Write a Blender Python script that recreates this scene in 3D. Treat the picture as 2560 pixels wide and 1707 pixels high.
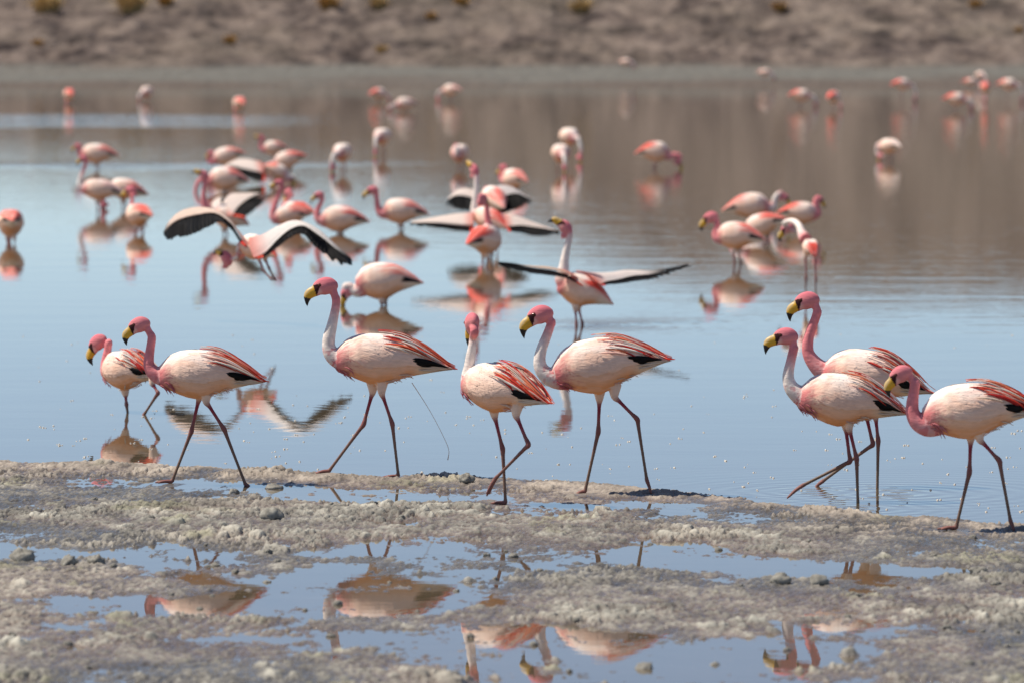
import bpy, math, random
import numpy as np
from mathutils import Vector, Matrix, kdtree

# ------------------------------------------------------------------ camera / light
scene = bpy.context.scene
for o in list(bpy.data.objects):
    bpy.data.objects.remove(o)
COL = scene.collection
R = math.radians
CAM_H = 2.164
PITCH = R(3.227)
FPX = 200 / 36 * 2560
cam_data = bpy.data.cameras.new('camera')
cam_data.lens = 200
cam_data.sensor_width = 36
cam_data.sensor_fit = 'HORIZONTAL'
cam_data.clip_start = 0.5
cam_data.clip_end = 5000
cam_data.dof.use_dof = True
cam_data.dof.focus_distance = 26.9
cam_data.dof.aperture_fstop = 4.5
cam = bpy.data.objects.new('camera', cam_data)
COL.objects.link(cam)
cam.location = (0, 0, CAM_H)
cam.rotation_euler = (math.pi / 2 - PITCH, 0, 0)
scene.camera = cam

SUN_DIR = Vector((-0.34, 0.03, 0.56)).normalized()      # towards the sun
sun_el = math.asin(SUN_DIR.z)
sun_az = math.atan2(SUN_DIR.x, SUN_DIR.y)               # from +Y, clockwise
world = bpy.data.worlds.new('World')
scene.world = world
world.use_nodes = True
wn = world.node_tree.nodes
wl = world.node_tree.links
bg_node = wn['Background']
sky = wn.new('ShaderNodeTexSky')
sky.sky_type = 'NISHITA'
sky.sun_disc = False
sky.sun_elevation = sun_el
sky.sun_rotation = sun_az
sky.altitude = 4300
sky.air_density = 1.0
sky.dust_density = 1.3
sky.ozone_density = 1.0
wl.new(sky.outputs[0], bg_node.inputs[0])
bg_node.inputs[1].default_value = 0.11
sun_data = bpy.data.lights.new('sun', 'SUN')
sun_data.energy = 5.0
sun_data.angle = R(0.53)
sun_data.color = (1.0, 0.92, 0.80)
sun = bpy.data.objects.new('sun', sun_data)
COL.objects.link(sun)
sun.rotation_euler = SUN_DIR.to_track_quat('Z', 'Y').to_euler()
sun.location = (-20, 20, 40)
scene.view_settings.view_transform = 'Standard'
scene.view_settings.look = 'None'
scene.view_settings.exposure = 0.26
scene.view_settings.gamma = 1.0
scene.render.engine = 'CYCLES'
scene.cycles.max_bounces = 6
scene.cycles.diffuse_bounces = 3
scene.cycles.glossy_bounces = 3
scene.cycles.transmission_bounces = 2
scene.cycles.transparent_max_bounces = 4

rng = random.Random(7)

# ------------------------------------------------------------------ maths helpers
SP, CP = math.sin(PITCH), math.cos(PITCH)

def on_plane(u, v, d):
    """photo pixel (2560 wide) -> world point on the plane Y = d"""
    xc = (u - 1280) / FPX
    yc = -(v - 853.5) / FPX
    t = d / (yc * SP + CP)
    return Vector((xc * t, d, CAM_H + t * (yc * CP - SP)))

def on_ground(u, v, z=0.0):
    xc = (u - 1280) / FPX
    yc = -(v - 853.5) / FPX
    t = (z - CAM_H) / (yc * CP - SP)
    return Vector((xc * t, t * (yc * SP + CP), z))

def disp(x, y):
    return x * 1.08844, y * 1.08844

def sstep(a, b, x):
    t = np.clip((np.asarray(x, float) - a) / (b - a), 0, 1)
    return t * t * (3 - 2 * t)

def hash2(ix, iy, seed):
    h = (ix.astype(np.int64) * 374761393 + iy.astype(np.int64) * 668265263 + seed * 1442695041) & 0xFFFFFFFF
    h = ((h ^ (h >> 13)) * 1274126177) & 0xFFFFFFFF
    h = (h ^ (h >> 16)) & 0xFFFFFF
    return h / float(0xFFFFFF)

def vnoise(x, y, seed=0):
    x = np.asarray(x, float)
    y = np.asarray(y, float)
    ix = np.floor(x)
    iy = np.floor(y)
    fx = x - ix
    fy = y - iy
    fx = fx * fx * fx * (fx * (fx * 6 - 15) + 10)
    fy = fy * fy * fy * (fy * (fy * 6 - 15) + 10)
    a = hash2(ix, iy, seed)
    b = hash2(ix + 1, iy, seed)
    c = hash2(ix, iy + 1, seed)
    d = hash2(ix + 1, iy + 1, seed)
    return (a * (1 - fx) + b * fx) * (1 - fy) + (c * (1 - fx) + d * fx) * fy

def fbm(x, y, octv=4, seed=0, gain=0.5):
    s = 0
    a = 1
    n = 0
    for k in range(octv):
        c, q = math.cos(k * 0.9 + .3), math.sin(k * 0.9 + .3)
        s = s + a * (vnoise((x * c - y * q) * 2 ** k, (x * q + y * c) * 2 ** k, seed + k * 17) * 2 - 1)
        n += a
        a *= gain
    return s / n

def billow(x, y, octv=3, seed=0):
    s = 0
    a = 1
    n = 0
    for k in range(octv):
        c, q = math.cos(k * 0.9 + .7), math.sin(k * 0.9 + .7)
        s = s + a * np.abs(vnoise((x * c - y * q) * 2 ** k, (x * q + y * c) * 2 ** k, seed + k * 13) * 2 - 1)
        n += a
        a *= .5
    return 1 - 2 * s / n

# ------------------------------------------------------------------ materials
def new_mat(name):
    m = bpy.data.materials.new(name)
    m.use_nodes = True
    nt = m.node_tree
    for n in list(nt.nodes):
        nt.nodes.remove(n)
    out = nt.nodes.new('ShaderNodeOutputMaterial')
    return m, nt, out

def N(nt, kind, **kw):
    n = nt.nodes.new(kind)
    for k, v in kw.items():
        setattr(n, k, v)
    return n

def math_node(nt, op, a, b=None, clamp=False):
    n = nt.nodes.new('ShaderNodeMath')
    n.operation = op
    n.use_clamp = clamp
    for i, x in enumerate((a, b)):
        if x is None:
            continue
        if isinstance(x, (int, float)):
            n.inputs[i].default_value = x
        else:
            nt.links.new(x, n.inputs[i])
    return n.outputs[0]

def ramp(nt, fac, stops):
    n = nt.nodes.new('ShaderNodeValToRGB')
    el = n.color_ramp.elements
    while len(el) < len(stops):
        el.new(0.5)
    for e, (p, c) in zip(el, stops):
        e.position = p
        e.color = (*c, 1)
    nt.links.new(fac, n.inputs[0])
    return n.outputs[0]

def mixc(nt, fac, a, b, blend='MIX'):
    n = nt.nodes.new('ShaderNodeMix')
    n.data_type = 'RGBA'
    n.blend_type = blend
    for sock, x in ((n.inputs[0], fac), (n.inputs[6], a), (n.inputs[7], b)):
        if isinstance(x, (int, float)):
            sock.default_value = x
        elif isinstance(x, tuple):
            sock.default_value = (*x, 1)
        else:
            nt.links.new(x, sock)
    return n.outputs[2]

def noise_node(nt, vec, scale, detail=3, rough=0.55, stretch=None):
    if stretch is not None:
        mp = nt.nodes.new('ShaderNodeMapping')
        mp.inputs['Scale'].default_value = stretch
        nt.links.new(vec, mp.inputs[0])
        vec = mp.outputs[0]
    n = nt.nodes.new('ShaderNodeTexNoise')
    n.inputs['Scale'].default_value = scale
    n.inputs['Detail'].default_value = detail
    n.inputs['Roughness'].default_value = rough
    nt.links.new(vec, n.inputs[0])
    return n.outputs[0]

def feather_material():
    m, nt, out = new_mat('flamingo_skin_and_down')
    att = N(nt, 'ShaderNodeAttribute', attribute_name='Col')
    gl = N(nt, 'ShaderNodeAttribute', attribute_name='gloss')
    tc = N(nt, 'ShaderNodeTexCoord')
    n1 = noise_node(nt, tc.outputs['Object'], 55, 4, 0.6, (0.35, 1, 1.3))
    n2 = noise_node(nt, tc.outputs['Object'], 14, 3, 0.6)
    n3 = math_node(nt, 'ADD', math_node(nt, 'MULTIPLY', n1, 0.36), math_node(nt, 'MULTIPLY', n2, 0.20))
    v = math_node(nt, 'ADD', n3, 0.74)
    col = mixc(nt, 1.0, att.outputs['Color'], v, 'MULTIPLY')
    p = N(nt, 'ShaderNodeBsdfPrincipled')
    nt.links.new(col, p.inputs['Base Color'])
    rough = math_node(nt, 'SUBTRACT', 0.85, math_node(nt, 'MULTIPLY', gl.outputs['Fac'], 0.5))
    nt.links.new(rough, p.inputs['Roughness'])
    nt.links.new(math_node(nt, 'ADD', 0.15, math_node(nt, 'MULTIPLY', gl.outputs['Fac'], 0.35)), p.inputs['Specular IOR Level'])
    p.inputs['Sheen Weight'].default_value = 0.0
    p.inputs['Sheen Roughness'].default_value = 0.5
    b = N(nt, 'ShaderNodeBump')
    b.inputs['Distance'].default_value = 0.0045
    bs = math_node(nt, 'SUBTRACT', 0.75, math_node(nt, 'MULTIPLY', gl.outputs['Fac'], 0.6))
    nt.links.new(bs, b.inputs['Strength'])
    nt.links.new(n1, b.inputs['Height'])
    nt.links.new(b.outputs[0], p.inputs['Normal'])
    nt.links.new(p.outputs[0], out.inputs[0])
    return m

def plume_material(name, c0, c1, trans=0.25, spec=0.25):
    m, nt, out = new_mat(name)
    tc = N(nt, 'ShaderNodeTexCoord')
    oi = N(nt, 'ShaderNodeObjectInfo')
    n1 = noise_node(nt, tc.outputs['Object'], 40, 3, 0.6)
    f = math_node(nt, 'ADD', math_node(nt, 'MULTIPLY', n1, 0.7), math_node(nt, 'SUBTRACT', math_node(nt, 'MULTIPLY', oi.outputs['Random'], 0.8), 0.25), True)
    col = mixc(nt, f, c0, c1)
    p = N(nt, 'ShaderNodeBsdfPrincipled')
    nt.links.new(col, p.inputs['Base Color'])
    p.inputs['Roughness'].default_value = 0.65
    p.inputs['Specular IOR Level'].default_value = spec
    t = N(nt, 'ShaderNodeBsdfTranslucent')
    nt.links.new(col, t.inputs[0])
    mx = N(nt, 'ShaderNodeMixShader')
    mx.inputs[0].default_value = trans
    nt.links.new(p.outputs[0], mx.inputs[1])
    nt.links.new(t.outputs[0], mx.inputs[2])
    nt.links.new(mx.outputs[0], out.inputs[0])
    return m

def wing_material():
    m, nt, out = new_mat('spread_wing_coverts')
    att = N(nt, 'ShaderNodeAttribute', attribute_name='Col')
    tc = N(nt, 'ShaderNodeTexCoord')
    n1 = noise_node(nt, tc.outputs['Object'], 40, 3, 0.6)
    v = math_node(nt, 'ADD', math_node(nt, 'MULTIPLY', n1, 0.4), 0.8)
    col = mixc(nt, 1.0, att.outputs['Color'], v, 'MULTIPLY')
    p = N(nt, 'ShaderNodeBsdfPrincipled')
    nt.links.new(col, p.inputs['Base Color'])
    p.inputs['Roughness'].default_value = 0.8
    p.inputs['Specular IOR Level'].default_value = 0.15
    t = N(nt, 'ShaderNodeBsdfTranslucent')
    nt.links.new(col, t.inputs[0])
    mx = N(nt, 'ShaderNodeMixShader')
    mx.inputs[0].default_value = 0.5
    nt.links.new(p.outputs[0], mx.inputs[1])
    nt.links.new(t.outputs[0], mx.inputs[2])
    nt.links.new(mx.outputs[0], out.inputs[0])
    return m

def eye_material():
    m, nt, out = new_mat('eye')
    tc = N(nt, 'ShaderNodeTexCoord')
    g = noise_node(nt, tc.outputs['Object'], 90, 1)
    p = N(nt, 'ShaderNodeBsdfPrincipled')
    nt.links.new(mixc(nt, g, (0.03, 0.006, 0.004), (0.10, 0.03, 0.01)), p.inputs['Base Color'])
    p.inputs['Roughness'].default_value = 0.12
    nt.links.new(p.outputs[0], out.inputs[0])
    return m

def mud_material():
    m, nt, out = new_mat('salt_mud')
    att = N(nt, 'ShaderNodeAttribute', attribute_name='Col')
    wet = N(nt, 'ShaderNodeAttribute', attribute_name='gloss')
    geo = N(nt, 'ShaderNodeNewGeometry')
    nC = noise_node(nt, geo.outputs['Position'], 75, 3, 0.65)
    col = mixc(nt, 1.0, att.outputs['Color'], math_node(nt, 'ADD', 0.62, math_node(nt, 'MULTIPLY', nC, 0.76)), 'MULTIPLY')
    p = N(nt, 'ShaderNodeBsdfPrincipled')
    nt.links.new(col, p.inputs['Base Color'])
    nt.links.new(math_node(nt, 'SUBTRACT', 0.88, math_node(nt, 'MULTIPLY', wet.outputs['Fac'], 0.70)), p.inputs['Roughness'])
    b = N(nt, 'ShaderNodeBump')
    b.inputs['Distance'].default_value = 0.010
    b.inputs['Strength'].default_value = 0.7
    nt.links.new(nC, b.inputs['Height'])
    nt.links.new(b.outputs[0], p.inputs['Normal'])
    nt.links.new(p.outputs[0], out.inputs[0])
    return m

def water_material(rings):
    m, nt, out = new_mat('shallow_lagoon_water')
    geo = N(nt, 'ShaderNodeNewGeometry')
    pos = geo.outputs['Position']
    sep = N(nt, 'ShaderNodeSeparateXYZ')
    nt.links.new(pos, sep.inputs[0])
    n_big = noise_node(nt, pos, 1.0, 2, 0.5, (0.55, 1.3, 1))
    n_small = noise_node(nt, pos, 1.0, 2, 0.5, (4, 10, 1))
    # wind-ruffled lanes far out on the lagoon
    lanes = 0.0
    wob = math_node(nt, 'MULTIPLY', math_node(nt, 'SUBTRACT', noise_node(nt, pos, 1.0, 2, 0.5, (0.25, 0.1, 1)), 0.5), 6.0)
    yy = math_node(nt, 'ADD', sep.outputs['Y'], wob)
    for (x0, x1, y0, y1) in ((-60, -5.0, 116, 131), (-60, -2.5, 84.2, 86.8)):
        def band(sock, a, b, s):
            p1 = N(nt, 'ShaderNodeMapRange'); p1.interpolation_type = 'SMOOTHSTEP'
            p1.inputs['From Min'].default_value = a - s; p1.inputs['From Max'].default_value = a + s
            nt.links.new(sock, p1.inputs['Value'])
            p2 = N(nt, 'ShaderNodeMapRange'); p2.interpolation_type = 'SMOOTHSTEP'
            p2.inputs['From Min'].default_value = b + s; p2.inputs['From Max'].default_value = b - s
            nt.links.new(sock, p2.inputs['Value'])
            return math_node(nt, 'MULTIPLY', p1.outputs[0], p2.outputs[0])
        bm = math_node(nt, 'MULTIPLY', band(sep.outputs['X'], x0, x1, 3.0), band(yy, y0, y1, 1.6))
        lanes = math_node(nt, 'MAXIMUM', lanes, bm)
    ruff = noise_node(nt, pos, 1.0, 2, 0.6, (3.5, 2.2, 1))
    fy = math_node(nt, 'MULTIPLY', sep.outputs['Y'], 1 / 45.0)
    fy = math_node(nt, 'MINIMUM', math_node(nt, 'ADD', math_node(nt, 'MULTIPLY', fy, fy), 0.35), 2.6)
    h = math_node(nt, 'MULTIPLY', math_node(nt, 'MULTIPLY', n_big, fy), 0.0013)
    h = math_node(nt, 'ADD', h, math_node(nt, 'MULTIPLY', math_node(nt, 'MULTIPLY', n_small, fy), 0.00034))
    h = math_node(nt, 'ADD', h, math_node(nt, 'MULTIPLY', math_node(nt, 'MULTIPLY', ruff, lanes), 0.020))
    for (cx, cy, amp, wl_, ext) in rings:
        dx = math_node(nt, 'SUBTRACT', sep.outputs['X'], cx)
        dy = math_node(nt, 'SUBTRACT', sep.outputs['Y'], cy)
        r2 = math_node(nt, 'ADD', math_node(nt, 'MULTIPLY', dx, dx), math_node(nt, 'MULTIPLY', dy, dy))
        r = math_node(nt, 'SQRT', r2)
        s = math_node(nt, 'SINE', math_node(nt, 'MULTIPLY', r, 2 * math.pi / wl_))
        fall = math_node(nt, 'EXPONENT', math_node(nt, 'MULTIPLY', r, -1 / ext))
        h = math_node(nt, 'ADD', h, math_node(nt, 'MULTIPLY', math_node(nt, 'MULTIPLY', s, fall), amp))
    b = N(nt, 'ShaderNodeBump')
    b.inputs['Strength'].default_value = 1.0
    b.inputs['Distance'].default_value = 1.0
    nt.links.new(h, b.inputs['Height'])
    fr = N(nt, 'ShaderNodeFresnel')
    fr.inputs['IOR'].default_value = 1.333
    nt.links.new(b.outputs[0], fr.inputs['Normal'])
    gl = N(nt, 'ShaderNodeBsdfGlossy')
    gl.inputs['Color'].default_value = (1, 1, 1, 1)
    gl.inputs['Roughness'].default_value = 0.015
    nt.links.new(b.outputs[0], gl.inputs['Normal'])
    df = N(nt, 'ShaderNodeBsdfDiffuse')
    df.inputs['Color'].default_value = (0.165, 0.128, 0.080, 1)
    tr = N(nt, 'ShaderNodeBsdfTransparent')
    tr.inputs['Color'].default_value = (0.80, 0.70, 0.58, 1)
    m1 = N(nt, 'ShaderNodeMixShader')
    m1.inputs[0].default_value = 0.45
    nt.links.new(df.outputs[0], m1.inputs[1])
    nt.links.new(tr.outputs[0], m1.inputs[2])
    m2 = N(nt, 'ShaderNodeMixShader')
    nt.links.new(fr.outputs[0], m2.inputs[0])
    nt.links.new(m1.outputs[0], m2.inputs[1])
    nt.links.new(gl.outputs[0], m2.inputs[2])
    nt.links.new(m2.outputs[0], out.inputs[0])
    return m

def hill_material():
    m, nt, out = new_mat('stony_hillside')
    geo = N(nt, 'ShaderNodeNewGeometry')
    pos = geo.outputs['Position']
    sep = N(nt, 'ShaderNodeSeparateXYZ')
    nt.links.new(pos, sep.inputs[0])
    nA = noise_node(nt, pos, 1.0, 4, 0.65, (0.60, 0.17, 0.60))
    nB = noise_node(nt, pos, 1.0, 4, 0.7, (3.2, 1.2, 3.2))
    nL = noise_node(nt, pos, 1.0, 3, 0.6, (0.10, 0.05, 0.1))
    c = ramp(nt, nA, [(0.36, (0.032, 0.024, 0.022)), (0.48, (0.105, 0.081, 0.069)), (0.64, (0.185, 0.146, 0.122))])
    c2 = ramp(nt, nB, [(0.25, (0.62, 0.60, 0.60)), (0.5, (1, 1, 1)), (0.75, (1.25, 1.22, 1.18))])
    c = mixc(nt, 1.0, c, c2, 'MULTIPLY')
    c = mixc(nt, math_node(nt, 'MULTIPLY', math_node(nt, 'SUBTRACT', nL, 0.45, True), 2.0, True), c, (0.18, 0.15, 0.115))
    # pale grey salty beach below about half a metre
    zz = math_node(nt, 'ADD', sep.outputs['Z'], math_node(nt, 'MULTIPLY', math_node(nt, 'SUBTRACT', nL, 0.5), 0.70))
    bm = N(nt, 'ShaderNodeMapRange')
    bm.interpolation_type = 'SMOOTHSTEP'
    bm.inputs['From Min'].default_value = 0.62
    bm.inputs['From Max'].default_value = 0.36
    nt.links.new(zz, bm.inputs['Value'])
    beach = ramp(nt, nB, [(0.3, (0.110, 0.102, 0.088)), (0.7, (0.170, 0.163, 0.142))])
    c = mixc(nt, bm.outputs[0], c, beach)
    wm = N(nt, 'ShaderNodeMapRange')
    wm.interpolation_type = 'SMOOTHSTEP'
    wm.inputs['From Min'].default_value = 0.24
    wm.inputs['From Max'].default_value = 0.10
    nt.links.new(zz, wm.inputs['Value'])
    c = mixc(nt, wm.outputs[0], c, (0.115, 0.092, 0.076))
    p = N(nt, 'ShaderNodeBsdfPrincipled')
    nt.links.new(c, p.inputs['Base Color'])
    p.inputs['Roughness'].default_value = 0.95
    p.inputs['Specular IOR Level'].default_value = 0.1
    b = N(nt, 'ShaderNodeBump')
    b.inputs['Distance'].default_value = 0.5
    b.inputs['Strength'].default_value = 0.8
    nt.links.new(math_node(nt, 'ADD', nA, math_node(nt, 'MULTIPLY', nB, 0.35)), b.inputs['Height'])
    nt.links.new(b.outputs[0], p.inputs['Normal'])
    nt.links.new(p.outputs[0], out.inputs[0])
    return m

def simple_material(name, c0, c1, scale, rough=0.8, spec=0.3):
    m, nt, out = new_mat(name)
    tc = N(nt, 'ShaderNodeTexCoord')
    n = noise_node(nt, tc.outputs['Object'], scale, 4, 0.65)
    p = N(nt, 'ShaderNodeBsdfPrincipled')
    nt.links.new(ramp(nt, n, [(0.3, c0), (0.7, c1)]), p.inputs['Base Color'])
    p.inputs['Roughness'].default_value = rough
    p.inputs['Specular IOR Level'].default_value = spec
    b = N(nt, 'ShaderNodeBump')
    b.inputs['Distance'].default_value = 0.01
    b.inputs['Strength'].default_value = 0.5
    nt.links.new(n, b.inputs['Height'])
    nt.links.new(b.outputs[0], p.inputs['Normal'])
    nt.links.new(p.outputs[0], out.inputs[0])
    return m

M_BODY = feather_material()
M_WING = wing_material()
M_EYE = eye_material()
M_PLUME = [plume_material('plume_scarlet', (0.68, 0.028, 0.018), (0.78, 0.095, 0.050)),
           plume_material('plume_coral', (0.82, 0.110, 0.045), (0.84, 0.29, 0.15)),
           plume_material('plume_crimson', (0.52, 0.026, 0.030), (0.68, 0.07, 0.05)),
           plume_material('plume_blush', (0.78, 0.42, 0.34), (0.82, 0.62, 0.54))]
M_WHITE = plume_material('plume_white', (0.80, 0.70, 0.62), (0.85, 0.79, 0.73))
M_BLACK = plume_material('flight_feather_black', (0.004, 0.004, 0.005), (0.014, 0.013, 0.013), 0.02, 0.08)
M_CHEST = plume_material('chest_plume_rose', (0.44, 0.07, 0.10), (0.66, 0.26, 0.26))
M_TAIL = plume_material('tail_plume_cream', (0.72, 0.56, 0.44), (0.80, 0.68, 0.58))

# ------------------------------------------------------------------ mesh helpers
def mesh_from_arrays(name, V, F, smooth=True):
    me = bpy.data.meshes.new(name)
    me.from_pydata([tuple(v) for v in V], [], F)
    if smooth:
        me.polygons.foreach_set('use_smooth', [True] * len(me.polygons))
    me.update()
    return me

def grid_mesh(name, X, Y, Z):
    """vectorised quad sheet from 2-D coordinate arrays"""
    ny, nx = X.shape
    co = np.empty((ny * nx, 3), np.float32)
    co[:, 0] = X.ravel(); co[:, 1] = Y.ravel(); co[:, 2] = Z.ravel()
    idx = np.arange(ny * nx, dtype=np.int32).reshape(ny, nx)
    q = np.stack([idx[:-1, :-1], idx[:-1, 1:], idx[1:, 1:], idx[1:, :-1]], -1).reshape(-1, 4)
    me = bpy.data.meshes.new(name)
    me.vertices.add(len(co))
    me.vertices.foreach_set('co', co.ravel())
    me.loops.add(q.size)
    me.loops.foreach_set('vertex_index', q.ravel())
    me.polygons.add(len(q))
    me.polygons.foreach_set('loop_start', np.arange(0, q.size, 4, dtype=np.int32))
    me.polygons.foreach_set('loop_total', np.full(len(q), 4, np.int32))
    me.polygons.foreach_set('use_smooth', np.ones(len(q), bool))
    me.update(calc_edges=True)
    me.validate()
    return me

def link(name, me, mat=None, parent=None):
    o = bpy.data.objects.new(name, me)
    COL.objects.link(o)
    if mat is not None:
        me.materials.append(mat)
    if parent is not None:
        o.parent = parent
    return o

def tag(o, label=None, cat=None, group=None, kind=None):
    if label: o['label'] = label
    if cat: o['category'] = cat
    if group: o['group'] = group
    if kind: o['kind'] = kind
    return o

def crom(P, n):
    """Catmull-Rom resample of an (k, m) array to n rows"""
    P = np.asarray(P, float)
    k = len(P)
    if k == 2:
        t = np.linspace(0, 1, n)[:, None]
        return P[0] * (1 - t) + P[1] * t
    ext = np.vstack([2 * P[0] - P[1], P, 2 * P[-1] - P[-2]])
    t = np.linspace(0, k - 1 - 1e-9, n)
    i = np.floor(t).astype(int)
    f = (t - i)[:, None]
    p0, p1, p2, p3 = ext[i], ext[i + 1], ext[i + 2], ext[i + 3]
    return 0.5 * ((2 * p1) + (p2 - p0) * f + (2 * p0 - 5 * p1 + 4 * p2 - p3) * f ** 2 + (3 * p1 - p0 - 3 * p2 + p3) * f ** 3)

class Skin:
    """collects lofted limbs that are then fused into one continuous surface"""
    def __init__(self):
        self.V = []; self.F = []; self.C = []; self.G = []; self.K = []

    def tube(self, pts, rad, cols, gloss=0.0, kind=0, nseg=14, n=24, flat=1.0):
        """pts (k,3), rad (k,), cols (k,3)"""
        A = crom(np.hstack([np.asarray(pts, float), np.asarray(rad, float)[:, None], np.asarray(cols, float)]), n)
        P, r, C = A[:, :3], np.maximum(A[:, 3], 0.0012), np.clip(A[:, 4:7], 0, 1)
        T = np.gradient(P, axis=0)
        T /= np.linalg.norm(T, axis=1)[:, None] + 1e-12
        ref = np.array([0, 1.0, 0])
        base = len(self.V)
        for i in range(n):
            t = T[i]
            b = ref - t * ref.dot(t)
            if np.linalg.norm(b) < 0.1:
                ref2 = np.array([0, 0, 1.0])
                b = ref2 - t * ref2.dot(t)
            b /= np.linalg.norm(b)
            nn = np.cross(t, b)
            for j in range(nseg):
                a = 2 * math.pi * j / nseg
                self.V.append(P[i] + r[i] * (b * math.cos(a) * flat + nn * math.sin(a)))
                self.C.append(C[i]); self.G.append(gloss); self.K.append(kind)
        self._stitch(base, n, nseg, C, gloss, kind, P)

    def _stitch(self, base, n, nseg, C, gloss, kind, P):
        for i in range(n - 1):
            for j in range(nseg):
                a = base + i * nseg + j
                b = base + i * nseg + (j + 1) % nseg
                self.F.append((a, b, b + nseg, a + nseg))
        for (i, rev) in ((0, True), (n - 1, False)):
            c = len(self.V)
            self.V.append(P[i]); self.C.append(C[i]); self.G.append(gloss); self.K.append(kind)
            for j in range(nseg):
                a = base + i * nseg + j
                b = base + i * nseg + (j + 1) % nseg
                self.F.append((c, b, a) if rev else (c, a, b))

    def rings(self, rings, col, gloss=0.0, kind=0):
        n = len(rings); nseg = len(rings[0])
        base = len(self.V)
        cen = []
        for rr in rings:
            for p in rr:
                self.V.append(np.asarray(p)); self.C.append(col); self.G.append(gloss); self.K.append(kind)
            cen.append(np.mean(np.asarray(rr), axis=0))
        self._stitch(base, n, nseg, [col] * n, gloss, kind, cen)

    def fuse(self, voxel, smooth_it=3):
        me = mesh_from_arrays('tmp', self.V, self.F)
        o = bpy.data.objects.new('tmp', me)
        COL.objects.link(o)
        md = o.modifiers.new('r', 'REMESH')
        md.mode = 'VOXEL'
        md.voxel_size = voxel
        md.adaptivity = 0.0
        ms = o.modifiers.new('s', 'SMOOTH')
        ms.factor = 0.5
        ms.iterations = smooth_it
        dg = bpy.context.evaluated_depsgraph_get()
        me2 = bpy.data.meshes.new_from_object(o.evaluated_get(dg))
        bpy.data.objects.remove(o)
        bpy.data.meshes.remove(me)
        kd = kdtree.KDTree(len(self.V))
        for i, v in enumerate(self.V):
            kd.insert(Vector(v), i)
        kd.balance()
        nv = len(me2.vertices)
        co = np.empty(nv * 3, np.float32)
        me2.vertices.foreach_get('co', co)
        co = co.reshape(-1, 3)
        idx = np.fromiter((kd.find(Vector(c))[1] for c in co), int, nv)
        C = np.asarray(self.C)[idx]
        G = np.asarray(self.G)[idx]
        K = np.asarray(self.K)[idx]
        return me2, co.astype(float), C, G, K

def paint(me, C, G=None):
    a = me.attributes.new('Col', 'FLOAT_COLOR', 'POINT')
    rgba = np.ones((len(C), 4), np.float32)
    rgba[:, :3] = C
    a.data.foreach_set('color', rgba.ravel())
    if G is not None:
        g = me.attributes.new('gloss', 'FLOAT', 'POINT')
        g.data.foreach_set('value', np.asarray(G, np.float32))

# ------------------------------------------------------------------ flamingo anatomy
# torso stations measured along the chest-to-tail axis, in units of the torso length
_tx = (np.array([560, 590, 620, 650, 700, 760, 830, 900, 950, 1000, 1050, 1100, 1150, 1200, 1240, 1258]) - 560) / 698.0
_tt = np.array([60, 96, 133, 154, 175, 185, 188, 184, 176, 159, 136, 108, 77, 43, 16, 5]) / 698.0
_tb = np.array([-40, -73, -79, -88, -109, -127, -137, -118, -92, -71, -55, -42, -28, -15, -7, -4]) / 698.0
_wx = np.array([0, .05, .10, .2, .3, .4, .5, .63, .77, .9, 1.0])
_ww = np.array([.07, .125, .160, .205, .228, .232, .222, .180, .120, .066, .022])

class Torso:
    def __init__(self, F, T, thick=1.0, wide=1.0):
        self.F = np.asarray(F, float)
        a = np.asarray(T, float) - self.F
        a[1] = 0
        self.L = np.linalg.norm(a)
        self.a = a / self.L
        self.n = np.cross(np.array([0, 1.0, 0]), self.a) * -1
        if self.n[2] < 0:
            self.n = -self.n
        self.thick = thick
        self.wide = wide

    def prof(self, t):
        tt = np.interp(t, _tx, _tt) * self.L * self.thick
        tb = np.interp(t, _tx, _tb) * self.L * self.thick
        w = np.interp(t, _wx, _ww) * self.L * self.wide
        return tt, tb, w

    def S(self, t, phi, s=1, off=0.0):
        tc = min(max(t, 0), 1)
        tt, tb, w = self.prof(tc)
        zc = tb + 0.5 * (tt - tb)
        rz = 0.5 * (tt - tb)
        c = math.cos(phi)
        q = math.sin(phi)
        p = self.F + self.a * (t * self.L) + self.n * (zc + (rz + off) * c)
        p = p + np.array([0, s * (w + off) * q, 0])
        return p

    def rings(self, n=46, m=36):
        out = []
        ts = np.linspace(0, 1, n) ** 0.9
        for t in ts:
            out.append([self.S(t, 2 * math.pi * j / m) for j in range(m)])
        return out

    def coords(self, P):
        d = P - self.F
        t = d @ self.a / self.L
        h = d @ self.n
        tt, tb, w = self.prof(np.clip(t, 0, 1))
        zc = 0.5 * (tt + tb)
        rz = np.maximum(0.5 * (tt - tb), 1e-4)
        phi = np.arctan2(np.abs(d[:, 1]) / np.maximum(w, 1e-4), (h - zc) / rz)
        return t, phi

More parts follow.
